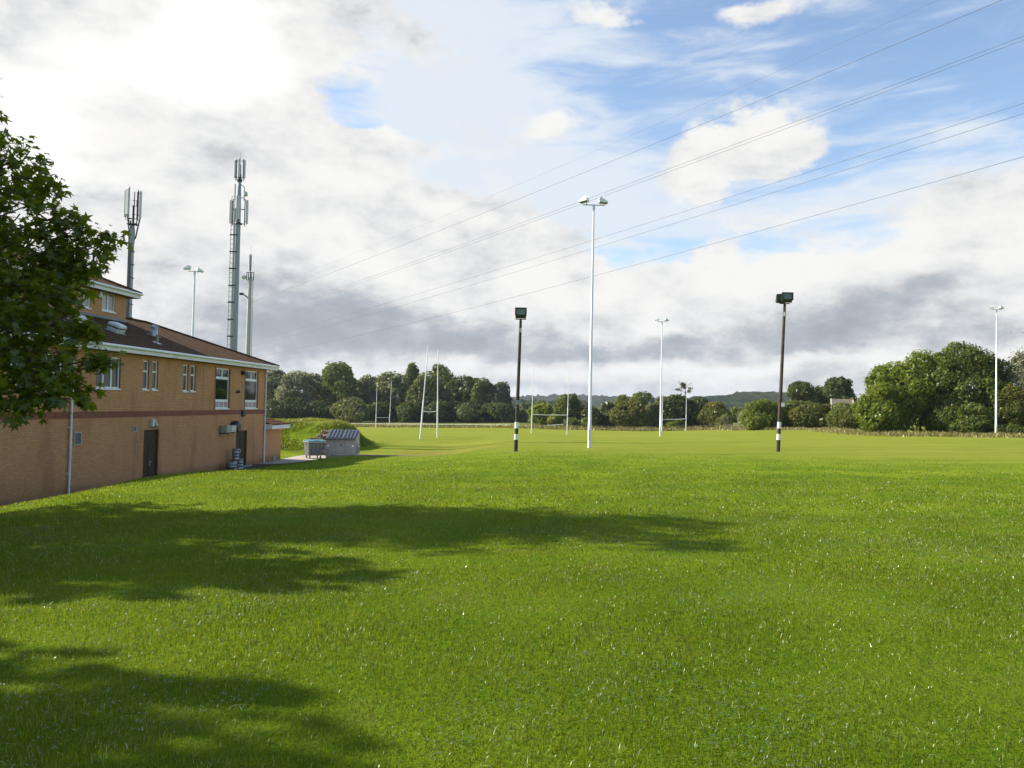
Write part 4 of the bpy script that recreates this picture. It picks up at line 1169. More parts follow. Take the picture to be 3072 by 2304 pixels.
# cables, joint, small fittings
xc = fac(727, 1180)[0]
mb = MB(); mb.tube([(xc, .02, fac(727, 1146)[1]), (xc, .02, fac(726, 1232)[1])], .014, 6); mb.tube([(xc, .02, fac(726, 1249)[1]), (xc, .02, fac(725, 1290)[1])], .014, 6); mb.build('conduit', cream, club)
x0, x1, z0, z1 = rect(723.5, 1231, 731, 1249.5); mb = MB(); mb.bb(x0, x1, .013, .12, z0, z1); mb.build('junction_box', black_m, club, bevel=.01)
x0, x1, z0, z1 = rect(728, 1114, 738, 1124, .1); mb = MB(); mb.bb(x0, x1, .03, .22, z0, z1); mb.bb(x0 + .1, x0 + .14, .001, .04, z0, z1); mb.build('security_light', black_m, club, bevel=.02)
x0, z0 = fac(713, 1173); mb = MB(); mb.lathe((x0, .07, z0 - .05), [(.02, -.08), (.07, -.05), (.07, .07), (.02, .10)], 10); mb.tube([(x0, .07, z0), (x0 + .2, .05, z0 - .06)], .025, 6); mb.bb(x0 + .16, x0 + .24, .001, .08, z0 - .12, z0); mb.build('camera_dome', black_m, club)
xj = fac(608.7, 1180)[0]; mb = MB(); mb.bb(xj - .007, xj + .007, .001, .0035, ZB1 + .002, ZW); mb.build('movement_joint', black_m, club)
xs_, za_ = fac(410, 1305); mb = MB(); mb.tube([(xs_, .012, za_), (xs_, .012, za_ - .9)], .008, 5); mb.build('conduit', cream, club)

# ---- porch beyond the far end
PL = 2.75
mb = MB()
mb.quad((-.004, -.02, -.6), (-PL, -.02, -.6), (-PL, -.02, 2.4), (-.004, -.02, 2.4)); mb.quad((-PL, -.02, -.6), (-PL, -5, -.6), (-PL, -5, 2.4), (-PL, -.02, 2.4))
mb.build('porch_wall', brick, club)
PZ = fac(850, 1271.5, .45)[1]
mb = MB(); A, B_, E_, F_ = (-.004, .45, PZ), (-PL - .45, .45, PZ), (-PL - .45, -5, PZ), (-.004, -5, PZ)
rz = PZ + .55; r1, r2 = (-.004, -1.3, rz), (-PL + .9, -1.3, rz)
mb.quad(A, B_, r2, r1); mb.quad(B_, E_, (-PL + .9, -4, rz), r2); mb.quad(r1, r2, (-PL + .9, -4, rz), (-.004, -4, rz)); mb.quad(*[(q[0], q[1], q[2] - .05) for q in (A, F_, E_, B_)])
mb.quad(A, (A[0], A[1], PZ - .05), (B_[0], B_[1], PZ - .05), B_); mb.quad(B_, (B_[0], B_[1], PZ - .05), (E_[0], E_[1], PZ - .05), E_)
mb.quad(A, r1, (-.004, -1.3, PZ - .05), (A[0], A[1], PZ - .05))
mb.build('porch_roof', tile, club)
mb = MB(); mb.bb(-PL - .42, .0, .40, .425, PZ - .30, PZ - .052); mb.bb(-PL - .42, -PL - .395, -5, .40, PZ - .30, PZ - .052); mb.bb(.002, .03, .002, .425, PZ - .30, PZ + .02)
mb.bb(-PL - .39, -.004, -.018, .40, PZ - .30, PZ - .27)
mb.build('porch_fascia', fascia_m, club)
mb = MB(); mb.bb(-1.6, -1.3, -.018, .09, .05, .3); mb.build('drain_cover', grey_metal, club)

# ------------------------------------------------------------------ yard, path
conc = plain('yard_concrete', (.40, .35, .29), .9, 0, .2, .16, .7, .3, (.26, .22, .18))
soil = plain('path_soil', (.105, .085, .06), .95, 0, .1, .35, 1.5, .6, (.06, .065, .025))
mb = MB()
for i in range(14):
    for j in range(8):
        x0_, x1_ = -14.0 + i, -13.0 + i; y0_, y1_ = .32 + j * 1.1 if False else 0.3 + j * 1.12, 0.3 + (j + 1) * 1.12
# sheet of concrete laid on the levelled ground beyond the building
def sheet(name, x0, x1, y0, y1, nx_, ny_, mat, lift, lab, edge=None):
    vs = []; fs = []
    for i in range(nx_ + 1):
        for j in range(ny_ + 1):
            l = (x0 + (x1 - x0) * i / nx_, y0 + (y1 - y0) * j / ny_)
            if edge: l = edge(*l)
            w_ = to_world((l[0], l[1], 0)); vs.append((w_[0], w_[1], gz(w_[0], w_[1]) + lift))
    for i in range(nx_):
        for j in range(ny_):
            a = i * (ny_ + 1) + j; fs.append((a, a + ny_ + 1, a + ny_ + 2, a + 1))
    m = MB(); m.add(vs, fs, 0, True); return tag(m.build(name, mat), lab, None, None, 'structure')
sheet('yard', -7.6, 1.2, .03, 8.6, 24, 24, conc, .03, 'pale concrete yard where the bins stand')
sheet('path', 1.22, 13.0, .03, 1.25, 40, 6, soil, .03, 'narrow bare earth path along the foot of the clubhouse wall', lambda a, b: (a, b * (1 + .18 * math.sin(a * 1.7)) if b > .5 else b))
mb = MB()
for k in range(9):
    w_ = to_world((-7.75, .3 + k * .95, 0)); mb.box((w_[0], w_[1], BASE + .05), (.12, .93, .2), RZ)
tag(mb.build('kerb', plain('kerb_stone', (.30, .27, .23), .9, 0, .2, .15, 2)), 'low dark kerb between the yard and the grass bank', None, None, 'structure')
# ------------------------------------------------------------------ kegs by the side door
steel = plain('keg_steel', (.28, .28, .285), .38, .7, .5, .14, 6, 0, (.22, .20, .18))
def keg(label, px, pbase, off, z0, r=.20, h=.53, barrel=False):
    x, _ = fac(px, pbase, off); w_ = to_world((x, off, 0))
    z = gz(w_[0], w_[1]) + .03 + z0
    o = thing('beer_keg', label, 'keg', (w_[0], w_[1], z), rng.uniform(0, 6), 'kegs by the side door')
    if barrel: prof = [(r * .72, 0), (r * .74, .03), (r * .88, .06), (r * 1.0, .16), (r * 1.05, .19), (r * 1.05, .22), (r * 1.02, .24), (r * 1.02, .31), (r * 1.05, .33), (r * 1.05, .36), (r * .98, .39), (r * .84, .47), (r * .6, .50), (r * .58, .47), (r * .1, .46)]
    else: prof = [(r * .98, 0), (r * .98, .07), (r * .95, .08), (r * .95, .165), (r * 1.05, .18), (r * 1.05, .20), (r * .96, .215), (r * .96, .32), (r * 1.05, .335), (r * 1.05, .355), (r * .95, .37), (r * .95, h - .08), (r * .98, h - .07), (r * .98, h), (r * .92, h), (r * .90, h - .09), (r * .1, h - .08)]
    m = MB(); m.lathe((0, 0, 0), prof, 24); m.build('body', steel, o)
    m = MB(); m.lathe((0, 0, (.46 if barrel else h - .08)), [(.035, 0), (.035, .035), (.02, .04)], 10); m.build('valve', black_m, o)
keg('squat rounded steel keg standing nearest on the path by the side door', 693, 1418, .55, 0, .27, .5, True)
keg('steel keg carrying the upright one, in front of the side door', 716, 1412, .48, 0, .235, .55)
keg('upright steel keg on top of another by the side door', 706, 1392, .46, .55, .20, .60)
keg('steel keg close to the wall under the stacked one', 703.5, 1408, .30, 0, .20, .55)

# ------------------------------------------------------------------ waste bins
gal_bin = plain('bin_galvanised', (.135, .13, .125), .5, .2, .4, .16, 2.5, 0, (.10, .09, .08))
skip_m = plain('skip_paint', (.33, .325, .295), .55, .1, .4, .12, 2.0, .1, (.15, .125, .10))
lid_blue = plain('blue_lid', (.055, .20, .26), .4, 0, .5, .1, 3)
lid_dark = plain('dark_plastic_lid', (.085, .09, .10), .42, 0, .5, .14, 3)
rub = plain('black_rubber', (.02, .02, .02), .8, 0, .2, .2, 5)
white_m = plain('white_paint', (.78, .77, .73), .5, 0, .4, .06, 2)

q = at(941, 1345, 53.9); bz = BASE + .03
B = thing('wheeled_bin', 'four wheeled grey metal bin with blue lid beside the big skip', 'bin', (q[0], q[1], bz), R(36))
mb = MB()
def taper(mb, w0, d0, w1, d1, z0, z1, mi=0):
    vs = [(sx * w0 / 2, sy * d0 / 2, z0) for sx, sy in ((-1, -1), (1, -1), (1, 1), (-1, 1))] + [(sx * w1 / 2, sy * d1 / 2, z1) for sx, sy in ((-1, -1), (1, -1), (1, 1), (-1, 1))]
    mb.add(vs, [(3, 2, 1, 0), (4, 5, 6, 7), (0, 1, 5, 4), (1, 2, 6, 5), (2, 3, 7, 6), (3, 0, 4, 7)], mi)
BW, BD = 1.06, .86
taper(mb, BW * .93, BD * .86, BW, BD, .20, 1.08)
for s in (-.28, 0, .28): mb.bb(s - .02, s + .02, -BD / 2 - .01, -BD / 2 + .03, .28, 1.0)
mb.build('body', gal_bin, B, bevel=.015)
mb = MB(); mb.bb(-BW / 2 - .05, BW / 2 + .05, -BD / 2 - .05, BD / 2 + .05, 1.081, 1.15); mb.build('rim', grey_metal, B, bevel=.012)
mb = MB(); pts = [(-BD / 2 - .07, 1.152), (-BD / 2 - .05, 1.19), (-BD * .2, 1.25), (BD * .2, 1.25), (BD / 2 + .03, 1.20), (BD / 2 + .05, 1.152)]
mb.prism([(-BW / 2 - .07, y_, z_) for y_, z_ in pts], (BW + .14, 0, 0)); lid = mb.build('lid', lid_blue, B, bevel=.02)
mb = MB(); mb.bb(-.2, .2, -BD / 2 - .13, -BD / 2 - .07, 1.19, 1.22); mb.build('handle', lid_blue, lid)
for sx in (-1, 1):
    mb = MB(); mb.tube([(sx * (BW / 2 - .02), -.06, .98), (sx * (BW / 2 + .12), -.06, .98)], .03, 8); mb.build('trunnion', galv, B)
for sx in (-1, 1):
    for sy in (-1, 1):
        m = MB(); x_, y_ = sx * BW * .36, sy * BD * .32
        m.tube([(x_ - .025, y_, .085), (x_ + .025, y_, .085)], .085, 14); wv = m.build('wheel', rub, B)
        m = MB(); m.bb(x_ - .045, x_ - .03, y_ - .03, y_ + .03, .07, .22); m.bb(x_ + .03, x_ + .045, y_ - .03, y_ + .03, .07, .22); m.bb(x_ - .05, x_ + .05, y_ - .05, y_ + .05, .19, .205); m.build('fork', galv, wv)

q = at(1024, 1340, 54.6)
S = thing('waste_skip', 'large grey steel waste container with sloping ribbed lids and faded lettering', 'skip', (q[0] - .02, q[1] + .55, bz - .25), R(2))
SW, SD, SF, SB = 2.05, 1.45, 1.58, 2.08
mb = MB()
prof = [(-SD / 2 + .12, .12), (-SD / 2, .45), (-SD / 2, SF), (SD / 2 - .12, SB), (SD / 2, SB), (SD / 2, .45), (SD / 2 - .1, .12)]
mb.prism([(-SW / 2, y_, z_) for y_, z_ in prof], (SW, 0, 0))
mb.build('body', skip_m, S, bevel=.01)
mb = MB()
for s in (-SW / 2 + .03, -.34, .34, SW / 2 - .03): mb.bb(s - .03, s + .03, -SD / 2 - .045, -SD / 2 - .002, .45, SF - .06)
mb.bb(-SW / 2, SW / 2, -SD / 2 - .05, -SD / 2 - .003, SF - .058, SF - .01); mb.build('rib', skip_m, S)
ln = math.hypot(SD - .12, SB - SF); an = math.atan2(SB - SF, SD - .12); axl = [(1, 0, 0), (0, math.cos(an), math.sin(an)), (0, -math.sin(an), math.cos(an))]
lc = np.array([0, (-SD / 2 + SD / 2 - .12) / 2, (SF + SB) / 2]); up_ = np.array(axl[2])
for k in (-1, 1):
    m = MB(); c0 = lc + np.array([k * SW / 4, -.05 * math.cos(an), -.05 * math.sin(an)]) + up_ * .03
    m.box(c0, (SW / 2 - .015, ln + .16, .04), ax=axl)
    for s in (-.36, -.12, .12, .36): m.box(c0 + np.array([s * 1.0, 0, 0]) + up_ * .05, (.13, ln + .05, .06), ax=axl)
    m.box(c0 - np.array(axl[1]) * (ln / 2 + .07) - up_ * .03, (SW / 2 - .015, .05, .12), ax=axl)
    o = m.build('lid', lid_dark, S, bevel=.012)
for k in (-1, 1):
    m = MB(); m.bb(k * (SW / 2 + .002), k * (SW / 2 + .10), -.35, .1, .62, 1.02); m.bb(k * (SW / 2 + .10), k * (SW / 2 + .13), -.42, .16, .58, 1.06); m.build('lifting_pocket', skip_m, S)
    m = MB(); m.bb(k * (SW / 2 + .131), k * (SW / 2 + .14), -.26, .02, .68, .96); m.build('pocket_mouth', black_m, S)
m = MB(); m.tube([(SW / 2 + .03, -.62, .55), (SW / 2 + .05, -.55, 1.05), (SW / 2 + .03, -.2, 1.25)], .03, 6); m.build('lift_arm', skip_m, S)
for x_ in (-.88, .80):
    m = MB(); m.bb(x_ - .06, x_ + .09, -SD / 2 - .010, -SD / 2 - .003, 1.02, 1.14); m.build('sticker', white_m, S)
m = MB(); m.bb(-.07, .07, -SD / 2 - .008, -SD / 2 - .003, 1.10, 1.17); m.build('lock_plate', black_m, S)
for sx in (-1, 1):
    m = MB(); m.bb(sx * .85 - .07, sx * .85 + .07, -SD / 2 + .1, SD / 2 - .1, 0.0, .118); m.build('skid', black_m, S)
def lettering(txt, size, x, z, mat, parent, y):
    cu = bpy.data.curves.new('lettering', 'FONT'); cu.body = txt; cu.size = size; cu.extrude = .001
    tmp = bpy.data.objects.new('lettering', cu); COL.objects.link(tmp)
    me = bpy.data.meshes.new_from_object(tmp.evaluated_get(bpy.context.evaluated_depsgraph_get()))
    bpy.data.objects.remove(tmp); bpy.data.curves.remove(cu)
    o = bpy.data.objects.new('lettering', me); COL.objects.link(o); me.materials.clear(); me.materials.append(mat)
    o.parent = parent; o.location = (x, y, z); o.rotation_euler = (R(90), 0, 0)
    return o
faded = plain('faded_lettering', (.52, .51, .47), .6, 0, .3, .12, 8)
yl = -SD / 2 - .004
lettering('VEOLIA', .125, -.22, .80, faded, S, yl); lettering('ENVIRONMENTAL', .070, -.22, .71, faded, S, yl); lettering('SERVICES', .070, -.22, .62, faded, S, yl)
m = MB(); n = 20
for r0, r1, a0, a1 in ((.075, .115, 0, 6.2832), (.0, .04, 0, 6.2832)):
    for k in range(n):
        p0, p1 = a0 + (a1 - a0) * k / n, a0 + (a1 - a0) * (k + 1) / n
        m.quad((-.40 + r0 * math.cos(p0), yl - .002, .80 + r0 * math.sin(p0)), (-.40 + r1 * math.cos(p0), yl - .002, .80 + r1 * math.sin(p0)), (-.40 + r1 * math.cos(p1), yl - .002, .80 + r1 * math.sin(p1)), (-.40 + r0 * math.cos(p1), yl - .002, .80 + r0 * math.sin(p1)))
m.build('emblem', faded, S)
m = MB()
for a, b in ((-.50, -.24), (-.20, 0), (.08, .28)):
    for k in np.arange(a, b, .045): m.bb(k, k + .032, yl - .003, yl, .47, .47 + .05 + .008 * ((k * 100) % 2 > 1))
m.build('lettering', faded, S)

# ------------------------------------------------------------------ roller and heap behind the bins
q = at(942, 1300, 57.0)
T_ = thing('garden_roller', 'rusty brown drum of an old ground roller behind the wheeled bin', 'roller', (q[0], q[1], bz), R(20))
rust = plain('rust', (.16, .085, .05), .85, .2, .3, .3, 5, .3, (.09, .06, .05))
m = MB(); m.tube([(-.30, 0, 1.0), (.30, 0, 1.0)], .26, 20); m.build('drum', rust, T_)
m = MB(); m.tube([(-.36, 0, 1.0), (.36, 0, 1.0)], .04, 8)
for s in (-.34, .34): m.bb(s - .03, s + .03, -.04, .9, .97, 1.03); m.bb(s - .04, s + .04, -.05, .05, 0, .97)
m.bb(-.34, .34, .84, .9, .96, 1.04); m.build('frame', rust, T_)
hm = plain('weathered_timber', (.24, .19, .14), .9, 0, .2, .35, 4, .4, (.36, .33, .28))
g = np.random.default_rng(4); m = MB()
for i in range(110):
    q = at(g.uniform(950, 1006), 1300, g.uniform(56.6, 58.6)); hgt = 1.5 * math.exp(-((q[0] + 13.3) / .8) ** 2)
    z_ = bz + g.uniform(.05, max(.2, hgt + .25)); a_ = sphere_dirs(3) if False else g.normal(0, 1, (2, 3)); a_[0, 2] *= .3
    e0 = a_[0] / np.linalg.norm(a_[0]); e1 = np.cross(e0, a_[1]); e1 /= np.linalg.norm(e1); e2 = np.cross(e0, e1)
    m.box((q[0], q[1], z_), (g.uniform(.15, .75), g.uniform(.06, .2), g.uniform(.04, .12)), ax=[e0, e1, e2])
tag(m.build('rubble_heap', hm), 'heap of broken timber and stone behind the bins', 'rubble', None, 'stuff')

# ------------------------------------------------------------------ lighting columns
col_w = plain('white_column', (.74, .75, .74), .38, .1, .5, .06, 1.2, 0, (.55, .55, .52))
col_g = plain('lamp_housing', (.62, .63, .60), .35, .35, .5, .08, 4)
def lamp_head(parent, c, yaw, tilt=.12):
    """asymmetric floodlight: wedge housing, flat glass underneath"""
    ca, sa = math.cos(yaw), math.sin(yaw)
    ax = [np.array((ca, sa, 0)), np.array((-sa, ca, 0)), np.array((0, 0, 1.0))]
    m = MB(); c = np.array(c)
    pr = [(-.26, 0), (.38, -tilt * .4), (.40, .04), (.10, .25), (-.20, .27), (-.30, .15)]
    pr = [(a * .88, b * .88) for a, b in pr]; m.prism([c + ax[0] * a + ax[2] * b - ax[1] * .20 for a, b in pr], ax[1] * .40)
    for k in (-.18, -.06, .06, .18): m.prism([c + ax[0] * a + ax[2] * b + ax[1] * (k - .012) for a, b in ((-.27, .18), (-.20, .33), (-.02, .31), (-.02, .25))], ax[1] * .024)
    h = m.build('floodlight', col_w, parent, bevel=.02)
    m = MB(); m.prism([c + ax[0] * a + ax[2] * b - ax[1] * .19 for a, b in ((-.22, -.035), (.34, -.075), (.34, -.055), (-.22, -.012))], ax[1] * .38); m.build('lens', glass, h)
    m = MB(); m.tube([c + ax[0] * -.15 + ax[2] * -.22, c + ax[0] * -.2 + ax[2] * .08], .03, 6); m.build('stirrup', galv, h)
def column(label, px, pbase, ptx, ptop, heads, r0=.125, r1=.055, Y=None, arm=.75, yaws=(2.75, -.35), armyaw=.12, pegs=False, sec=None):
    if Y is None:
        b = hitg(px, pbase); x, y = b[0], b[1]
    else: x, y = at(px, pbase, Y)[:2]
    zb = gz(x, y); H = at(ptx, ptop, y)[2] - zb
    o = thing('lighting_column', label, 'floodlight', (x, y, zb), 0, 'white floodlight columns round the field')
    m = MB(); hh = H * .30
    m.tube([(0, 0, -.3), (0, 0, .9), (0, 0, 1.6), (0, 0, 1.62), (0, 0, H)], [r0 * 1.12, r0 * 1.12, r0 * 1.12, r0, r1], 12); m.build('pole', col_w, o)
    m = MB(); m.bb(-.07, .07, -r0 * 1.16, -r0 * 1.0, .5, 1.2); m.build('hatch', col_g, o)
    ca, sa = math.cos(armyaw), math.sin(armyaw)
    m = MB(); m.tube([(-arm * ca, -arm * sa, H + .02), (arm * ca, arm * sa, H + .06)], .035, 8); m.lathe((0, 0, H - .25), [(r1 + .03, 0), (r1 + .03, .25), (.09, .29)], 10); m.build('cross_arm', galv, o)
    for (s, hz), yw in zip(heads, yaws): lamp_head(o, (s * ca, s * sa, H + hz), yw)
    if pegs:
        m = MB()
        for z in np.arange(2.5, H - .6, .55): m.tube([(-.22, 0, z), (.22, 0, z)], .012, 5)
        m.build('climbing_peg', galv, o)
    return x, y, H
print('column', column('tallest white lighting column, with two white lamp heads, in the middle of the field', 1768, 1344, 1781, 617, ((-.62, .26), (.58, .24)), .110, .062, yaws=(2.5, .12)))
print('column', column('slim white lighting column farther off, between the two striped poles', 1981, 1309, 1988, 966, ((-.72, .28), (.62, .26)), .13, .06, yaws=(2.7, .3)))
print('column', column('white lighting column in front of the trees at the right edge', 2988, 1307, 2998, 930, ((-.72, .28), (.62, .26)), .125, .06, yaws=(2.7, .3)))
print('column', column('pegged lighting column rising behind the clubhouse roof, between the phone masts', 578, 1010, 584, 815, ((-.66, .25), (.45, .05)), .14, .08, Y=76, arm=.6, yaws=(3.05, .6), pegs=True))

# ------------------------------------------------------------------ striped wooden floodlight poles
wood = plain('creosoted_wood', (.070, .055, .045), .85, 0, .2, .35, 2.2, .4, (.13, .115, .10))
flood_b = plain('floodlight_case', (.022, .026, .024), .5, .1, .4, .2, 4)
lens_g = glass_mat('floodlight_glass', (.10, .135, .095))
def striped(label, px, pbase, ptx, ptop, bands, plate, twin=False):
    b = hitg(px, pbase); x, y = b[0], b[1]; zb = gz(x, y)
    # the poles lean a little: follow the sight lines at the same distance
    top = at(ptx, ptop, y); H = top[2] - zb; lx = top[0] - x
    o = thing('floodlight_pole', label, 'floodlight', (x, y, zb), 0, 'striped wooden floodlight poles')
    rr = lambda z: .116 - .036 * z / H
    P = lambda z: (lx * z / H, 0, z)
    m = MB(); m.tube([P(-.3), P(H * .33), P(H * .66), P(H)], [rr(0), rr(H * .33), rr(H * .66), rr(H)], 12); m.build('pole', wood, o)
    for p0, p1 in bands:
        z0, z1 = at(px, p0, y)[2] - zb, at(px, p1, y)[2] - zb
        m = MB(); m.tube([P(z1), P(z0)], [rr(z1) + .004, rr(z0) + .004], 14); m.build('painted_band', white_m, o)
    z0 = at(px, plate[0], y)[2] - zb; m = MB(); c = P(z0); m.bb(c[0] + plate[1] - .09, c[0] + plate[1] + .09, -.19, -.15, z0 - .12, z0 + .12); m.build('plate', plain('grey_plate', plate[2], .5, .2, .4, .1, 4), o)
    m = MB(); z = H - .55; c = P(z); m.bb(c[0] - .05, c[0] + .07, -rr(z) - .05, -rr(z) + .01, z - .12, z + .12); m.build('junction_box', cream, o)
    c = P(H)
    m = MB(); m.bb(c[0] - .06, c[0] + .06, -.06, .06, H - .02, H + .1); m.bb(c[0] - .30, c[0] + .30, -.04, .04, H + .06, H + .11); m.build('bracket', flood_b, o)
    for dx, dy, sc in (((0, -.05, 1.0),) if not twin else ((.06, -.10, 1.0), (-.20, .14, .85))):
        m = MB(); w, h, d = .60 * sc, .46 * sc, .36 * sc; x0 = c[0] + dx; zz = H + .12
        pr = [(-d * .6, .16 * sc), (-d * .6, h + .12), (d * .1, h + .10), (d * .45, h * .55), (d * .45, .06), (-d * .1, 0)]
        m.prism([(x0 - w / 2, dy + a, zz + b_) for a, b_ in pr], (w, 0, 0))
        for k in np.linspace(-w * .4, w * .4, 6): m.bb(x0 + k - .015, x0 + k + .015, dy + d * .3, dy + d * .6, zz + .05, zz + h * .5)
        m.bb(x0 - w / 2 - .03, x0 + w / 2 + .03, dy - d * .72, dy - d * .6, zz + .13 * sc, zz + .19 * sc); m.bb(x0 - w / 2 - .03, x0 + w / 2 + .03, dy - d * .72, dy - d * .6, zz + h + .06, zz + h + .13)
        m.bb(x0 - w / 2 - .03, x0 - w / 2 + .05, dy - d * .72, dy - d * .6, zz + .19 * sc, zz + h + .06); m.bb(x0 + w / 2 - .05, x0 + w / 2 + .03, dy - d * .72, dy - d * .6, zz + .19 * sc, zz + h + .06)
        f = m.build('floodlight', flood_b, o)
        m = MB(); m.bb(x0 - w / 2 + .05, x0 + w / 2 - .05, dy - d * .64, dy - d * .605, zz + .19 * sc, zz + h + .06); m.build('lens', lens_g, f)
    print('striped', x, y, H)
striped('dark wooden pole with two white bands and one floodlight, left of the tall column', 1547, 1355, 1562, 962, ((1266, 1285), (1302, 1319)), (1207, 0, (.30, .33, .34)))
striped('dark wooden pole with two white bands and twin floodlights, in front of the hedge', 2334, 1355, 2354, 915, ((1266, 1285), (1302, 1320)), (1214, .13, (.75, .75, .72)), True)

# ------------------------------------------------------------------ rugby posts
post_w = plain('post_paint', (.80, .80, .77), .45, 0, .4, .05, 1.0, 0, (.60, .57, .50))
def goal(label, A, B_, bar, Y, r=.075, tops=None):
    """A, B_: (base px, base py, top px, top py) of the uprights; bar: rows of the crossbar at each"""
    pts = []
    for (bx, by, tx, ty), yy in zip((A, B_), Y):
        b = at(bx, by, yy); b[2] = min(b[2], gz(b[0], b[1]) + .0) if abs(b[2] - gz(b[0], b[1])) > 1.5 else gz(b[0], b[1])
        pts.append((b, at(tx, ty, yy)))
    c = (pts[0][0] + pts[1][0]) / 2
    o = thing('rugby_posts', label, 'goal posts', c, 0, 'rugby goal posts on the field')
    bars = []
    for (b, t_), pr, bx in zip(pts, bar, (A, B_)):
        yy = b[1]; f = (bx[1] - pr) / (bx[1] - bx[3]); p = b + (t_ - b) * f; bars.append(p - c)
        m = MB(); m.tube([b - c - np.array([0, 0, .2]), b - c + (t_ - b) * f * 1.35, b - c + (t_ - b) * f * 1.4, t_ - c], [r, r, r * .72, r * .5], 10); m.build('upright', post_w, o)
    mid_ = (bars[0] + bars[1]) / 2 - np.array([0, 0, .05])
    m = MB(); m.tube([bars[0], mid_, bars[1]], r * .7, 8); m.build('crossbar', post_w, o)
goal('nearest goal posts, thick white uprights leaning apart with a sagging bar', (1260, 1314, 1285, 1034), (1312, 1311, 1314, 1047), (1232, 1233), (86, 90.5), .08)
goal('small distant white goal posts at the left, in front of the wood', (1127, 1283, 1131.5, 1146), (1167.5, 1284, 1174.5, 1145), (1254, 1254.5), (228, 234), .10)
goal('white goal posts between the first striped pole and the tall column', (1594, 1303, 1600, 1106), (1701, 1304, 1707, 1105), (1245, 1246), (121, 121), .07)
goal('farthest white goal posts, beside the slim lighting column', (1985.5, 1294, 1989, 1168), (2058, 1295, 2059.5, 1170), (1258, 1258), (199, 199), .10)

# ------------------------------------------------------------------ phone masts
mast_g = plain('mast_grey', (.24, .265, .285), .45, .35, .4, .08, .8, 0, (.27, .28, .28))
mast_pale = plain('mast_pale', (.42, .42, .39), .5, .1, .4, .08, .8)
ant = plain('antenna_white', (.50, .51, .50), .4, 0, .4, .05, 2)
dark_steel = plain('dark_steel', (.055, .055, .062), .5, .4, .4, .2, 4)
def antenna(parent, c, yaw, h, w=.28, d=.14, offset=.13):
    ax = [(math.cos(yaw), math.sin(yaw), 0), (-math.sin(yaw), math.cos(yaw), 0), (0, 0, 1)]
    m = MB(); m.box(c, (d, w, h), ax=ax); a_ = m.build('antenna', ant, parent, bevel=.03)
    m = MB(); b = np.array(c) - np.array(ax[0]) * (offset + d / 2); m.tube([b - (0, 0, h * .58), b + (0, 0, h * .55)], .045, 8)
    for s in (-.42, .42): m.tube([b + (0, 0, h * s), np.array(c) + (0, 0, h * s)], .03, 6)
    m.tube([np.array(c) - (0, 0, h * .5), np.array(c) - np.array(ax[0]) * .1 - (0, 0, h * .5 + .28), b - (0, 0, h * .62)], .022, 6)
    m.build('mounting_pole', dark_steel, a_)
    return b
def ladder(parent, p0, p1, w=.28, yaw=0.0):
    p0 = np.array(p0); p1 = np.array(p1); s = np.array((math.cos(yaw), math.sin(yaw), 0)) * w / 2; m = MB()
    for k in (-1, 1): m.tube([p0 + s * k, p1 + s * k], .04, 6)
    n = int((p1[2] - p0[2]) / .45)
    for i in range(n + 1): q = p0 + (p1 - p0) * i / n; m.tube([q - s, q + s], .028, 5)
    m.build('ladder', mast_pale, parent)
# 1: mast over the upper roof
Y = 75.0; b = at(385.5, 1030, Y); zb = gz(b[0], b[1])
Z = lambda px, py: at(px, py, Y)[2] - zb
Hp = Z(390, 672)
M_ = thing('phone_mast', 'grey phone mast with a cage of tall white antennas, leftmost of the three', 'phone mast', (b[0], b[1], zb))
m = MB(); m.tube([(0, 0, -.3), (0, 0, 4), (0, 0, Hp - .2)], [.235, .225, .20], 16); m.build('pole', mast_g, M_)
m = MB(); m.tube([(-.17, -.22, .2), (-.17, -.22, Hp - .9), (-.34, -.2, Hp + .4)], .07, 7); m.tube([(-.04, -.27, .2), (-.04, -.27, Hp - .9), (-.05, -.24, Hp + .3)], .06, 7)
for z in np.arange(6, Hp - 1, 1.25): m.lathe((0, 0, z), [(.30, 0), (.30, .06)], 14)
m.tube([(.1, -.24, Hp - 1.9), (.42, -.16, Hp - 1.3), (.55, -.05, Hp - .3), (.68, .05, Hp + .6)], .07, 7)
m.build('cable_run', dark_steel, M_)
m = MB(); m.bb(-.02, .36, -.36, -.20, Hp - 1.9, Hp - .5); m.build('equipment_box', mast_g, M_)
az_ = (math.pi * 1.02, math.pi * 1.42, -.05)
zc = (Z(380, 573) + Z(380, 652)) / 2; hA = Z(380, 573) - Z(380, 652)
m = MB()
for i, yw in enumerate((3.25, 4.35, .05)):
    c = np.array((math.cos(yw) * .68, math.sin(yw) * .68, zc + (.12 if i == 1 else 0)))
    pb = antenna(M_, c, yw, hA, .34 if i != 2 else .26, .16)
    for z in (Hp - .1, Hp + .5): m.tube([(0, 0, z), (pb[0], pb[1], z)], .04, 6)
    m.tube([(0, 0, Hp - .5), (pb[0], pb[1], Hp + .4)], .03, 6)
for dx in (.14, .42): m.tube([(dx, -.05, Hp - .2), (dx, -.05, zc + hA * .47)], .045, 7)
m.tube([(0.02, 0, Hp - .3), (.02, 0, zc - .1)], .06, 8)
for z in (zc - .2, zc + .35, zc - 1.0): m.tube([(-.1, -.05, z), (.42, -.05, z)], .022, 5)
m.bb(-.4, .4, -.3, .3, Hp - .05, Hp + .02); m.lathe((.42, -.1, zc - .2), [(.06, 0), (.06, .5)], 8)
m.tube([(-.15, -.5, zc + hA * .5), (-.15, -.5, zc + hA * .5 + .5)], .012, 5)
m.build('head_frame', dark_steel, M_)
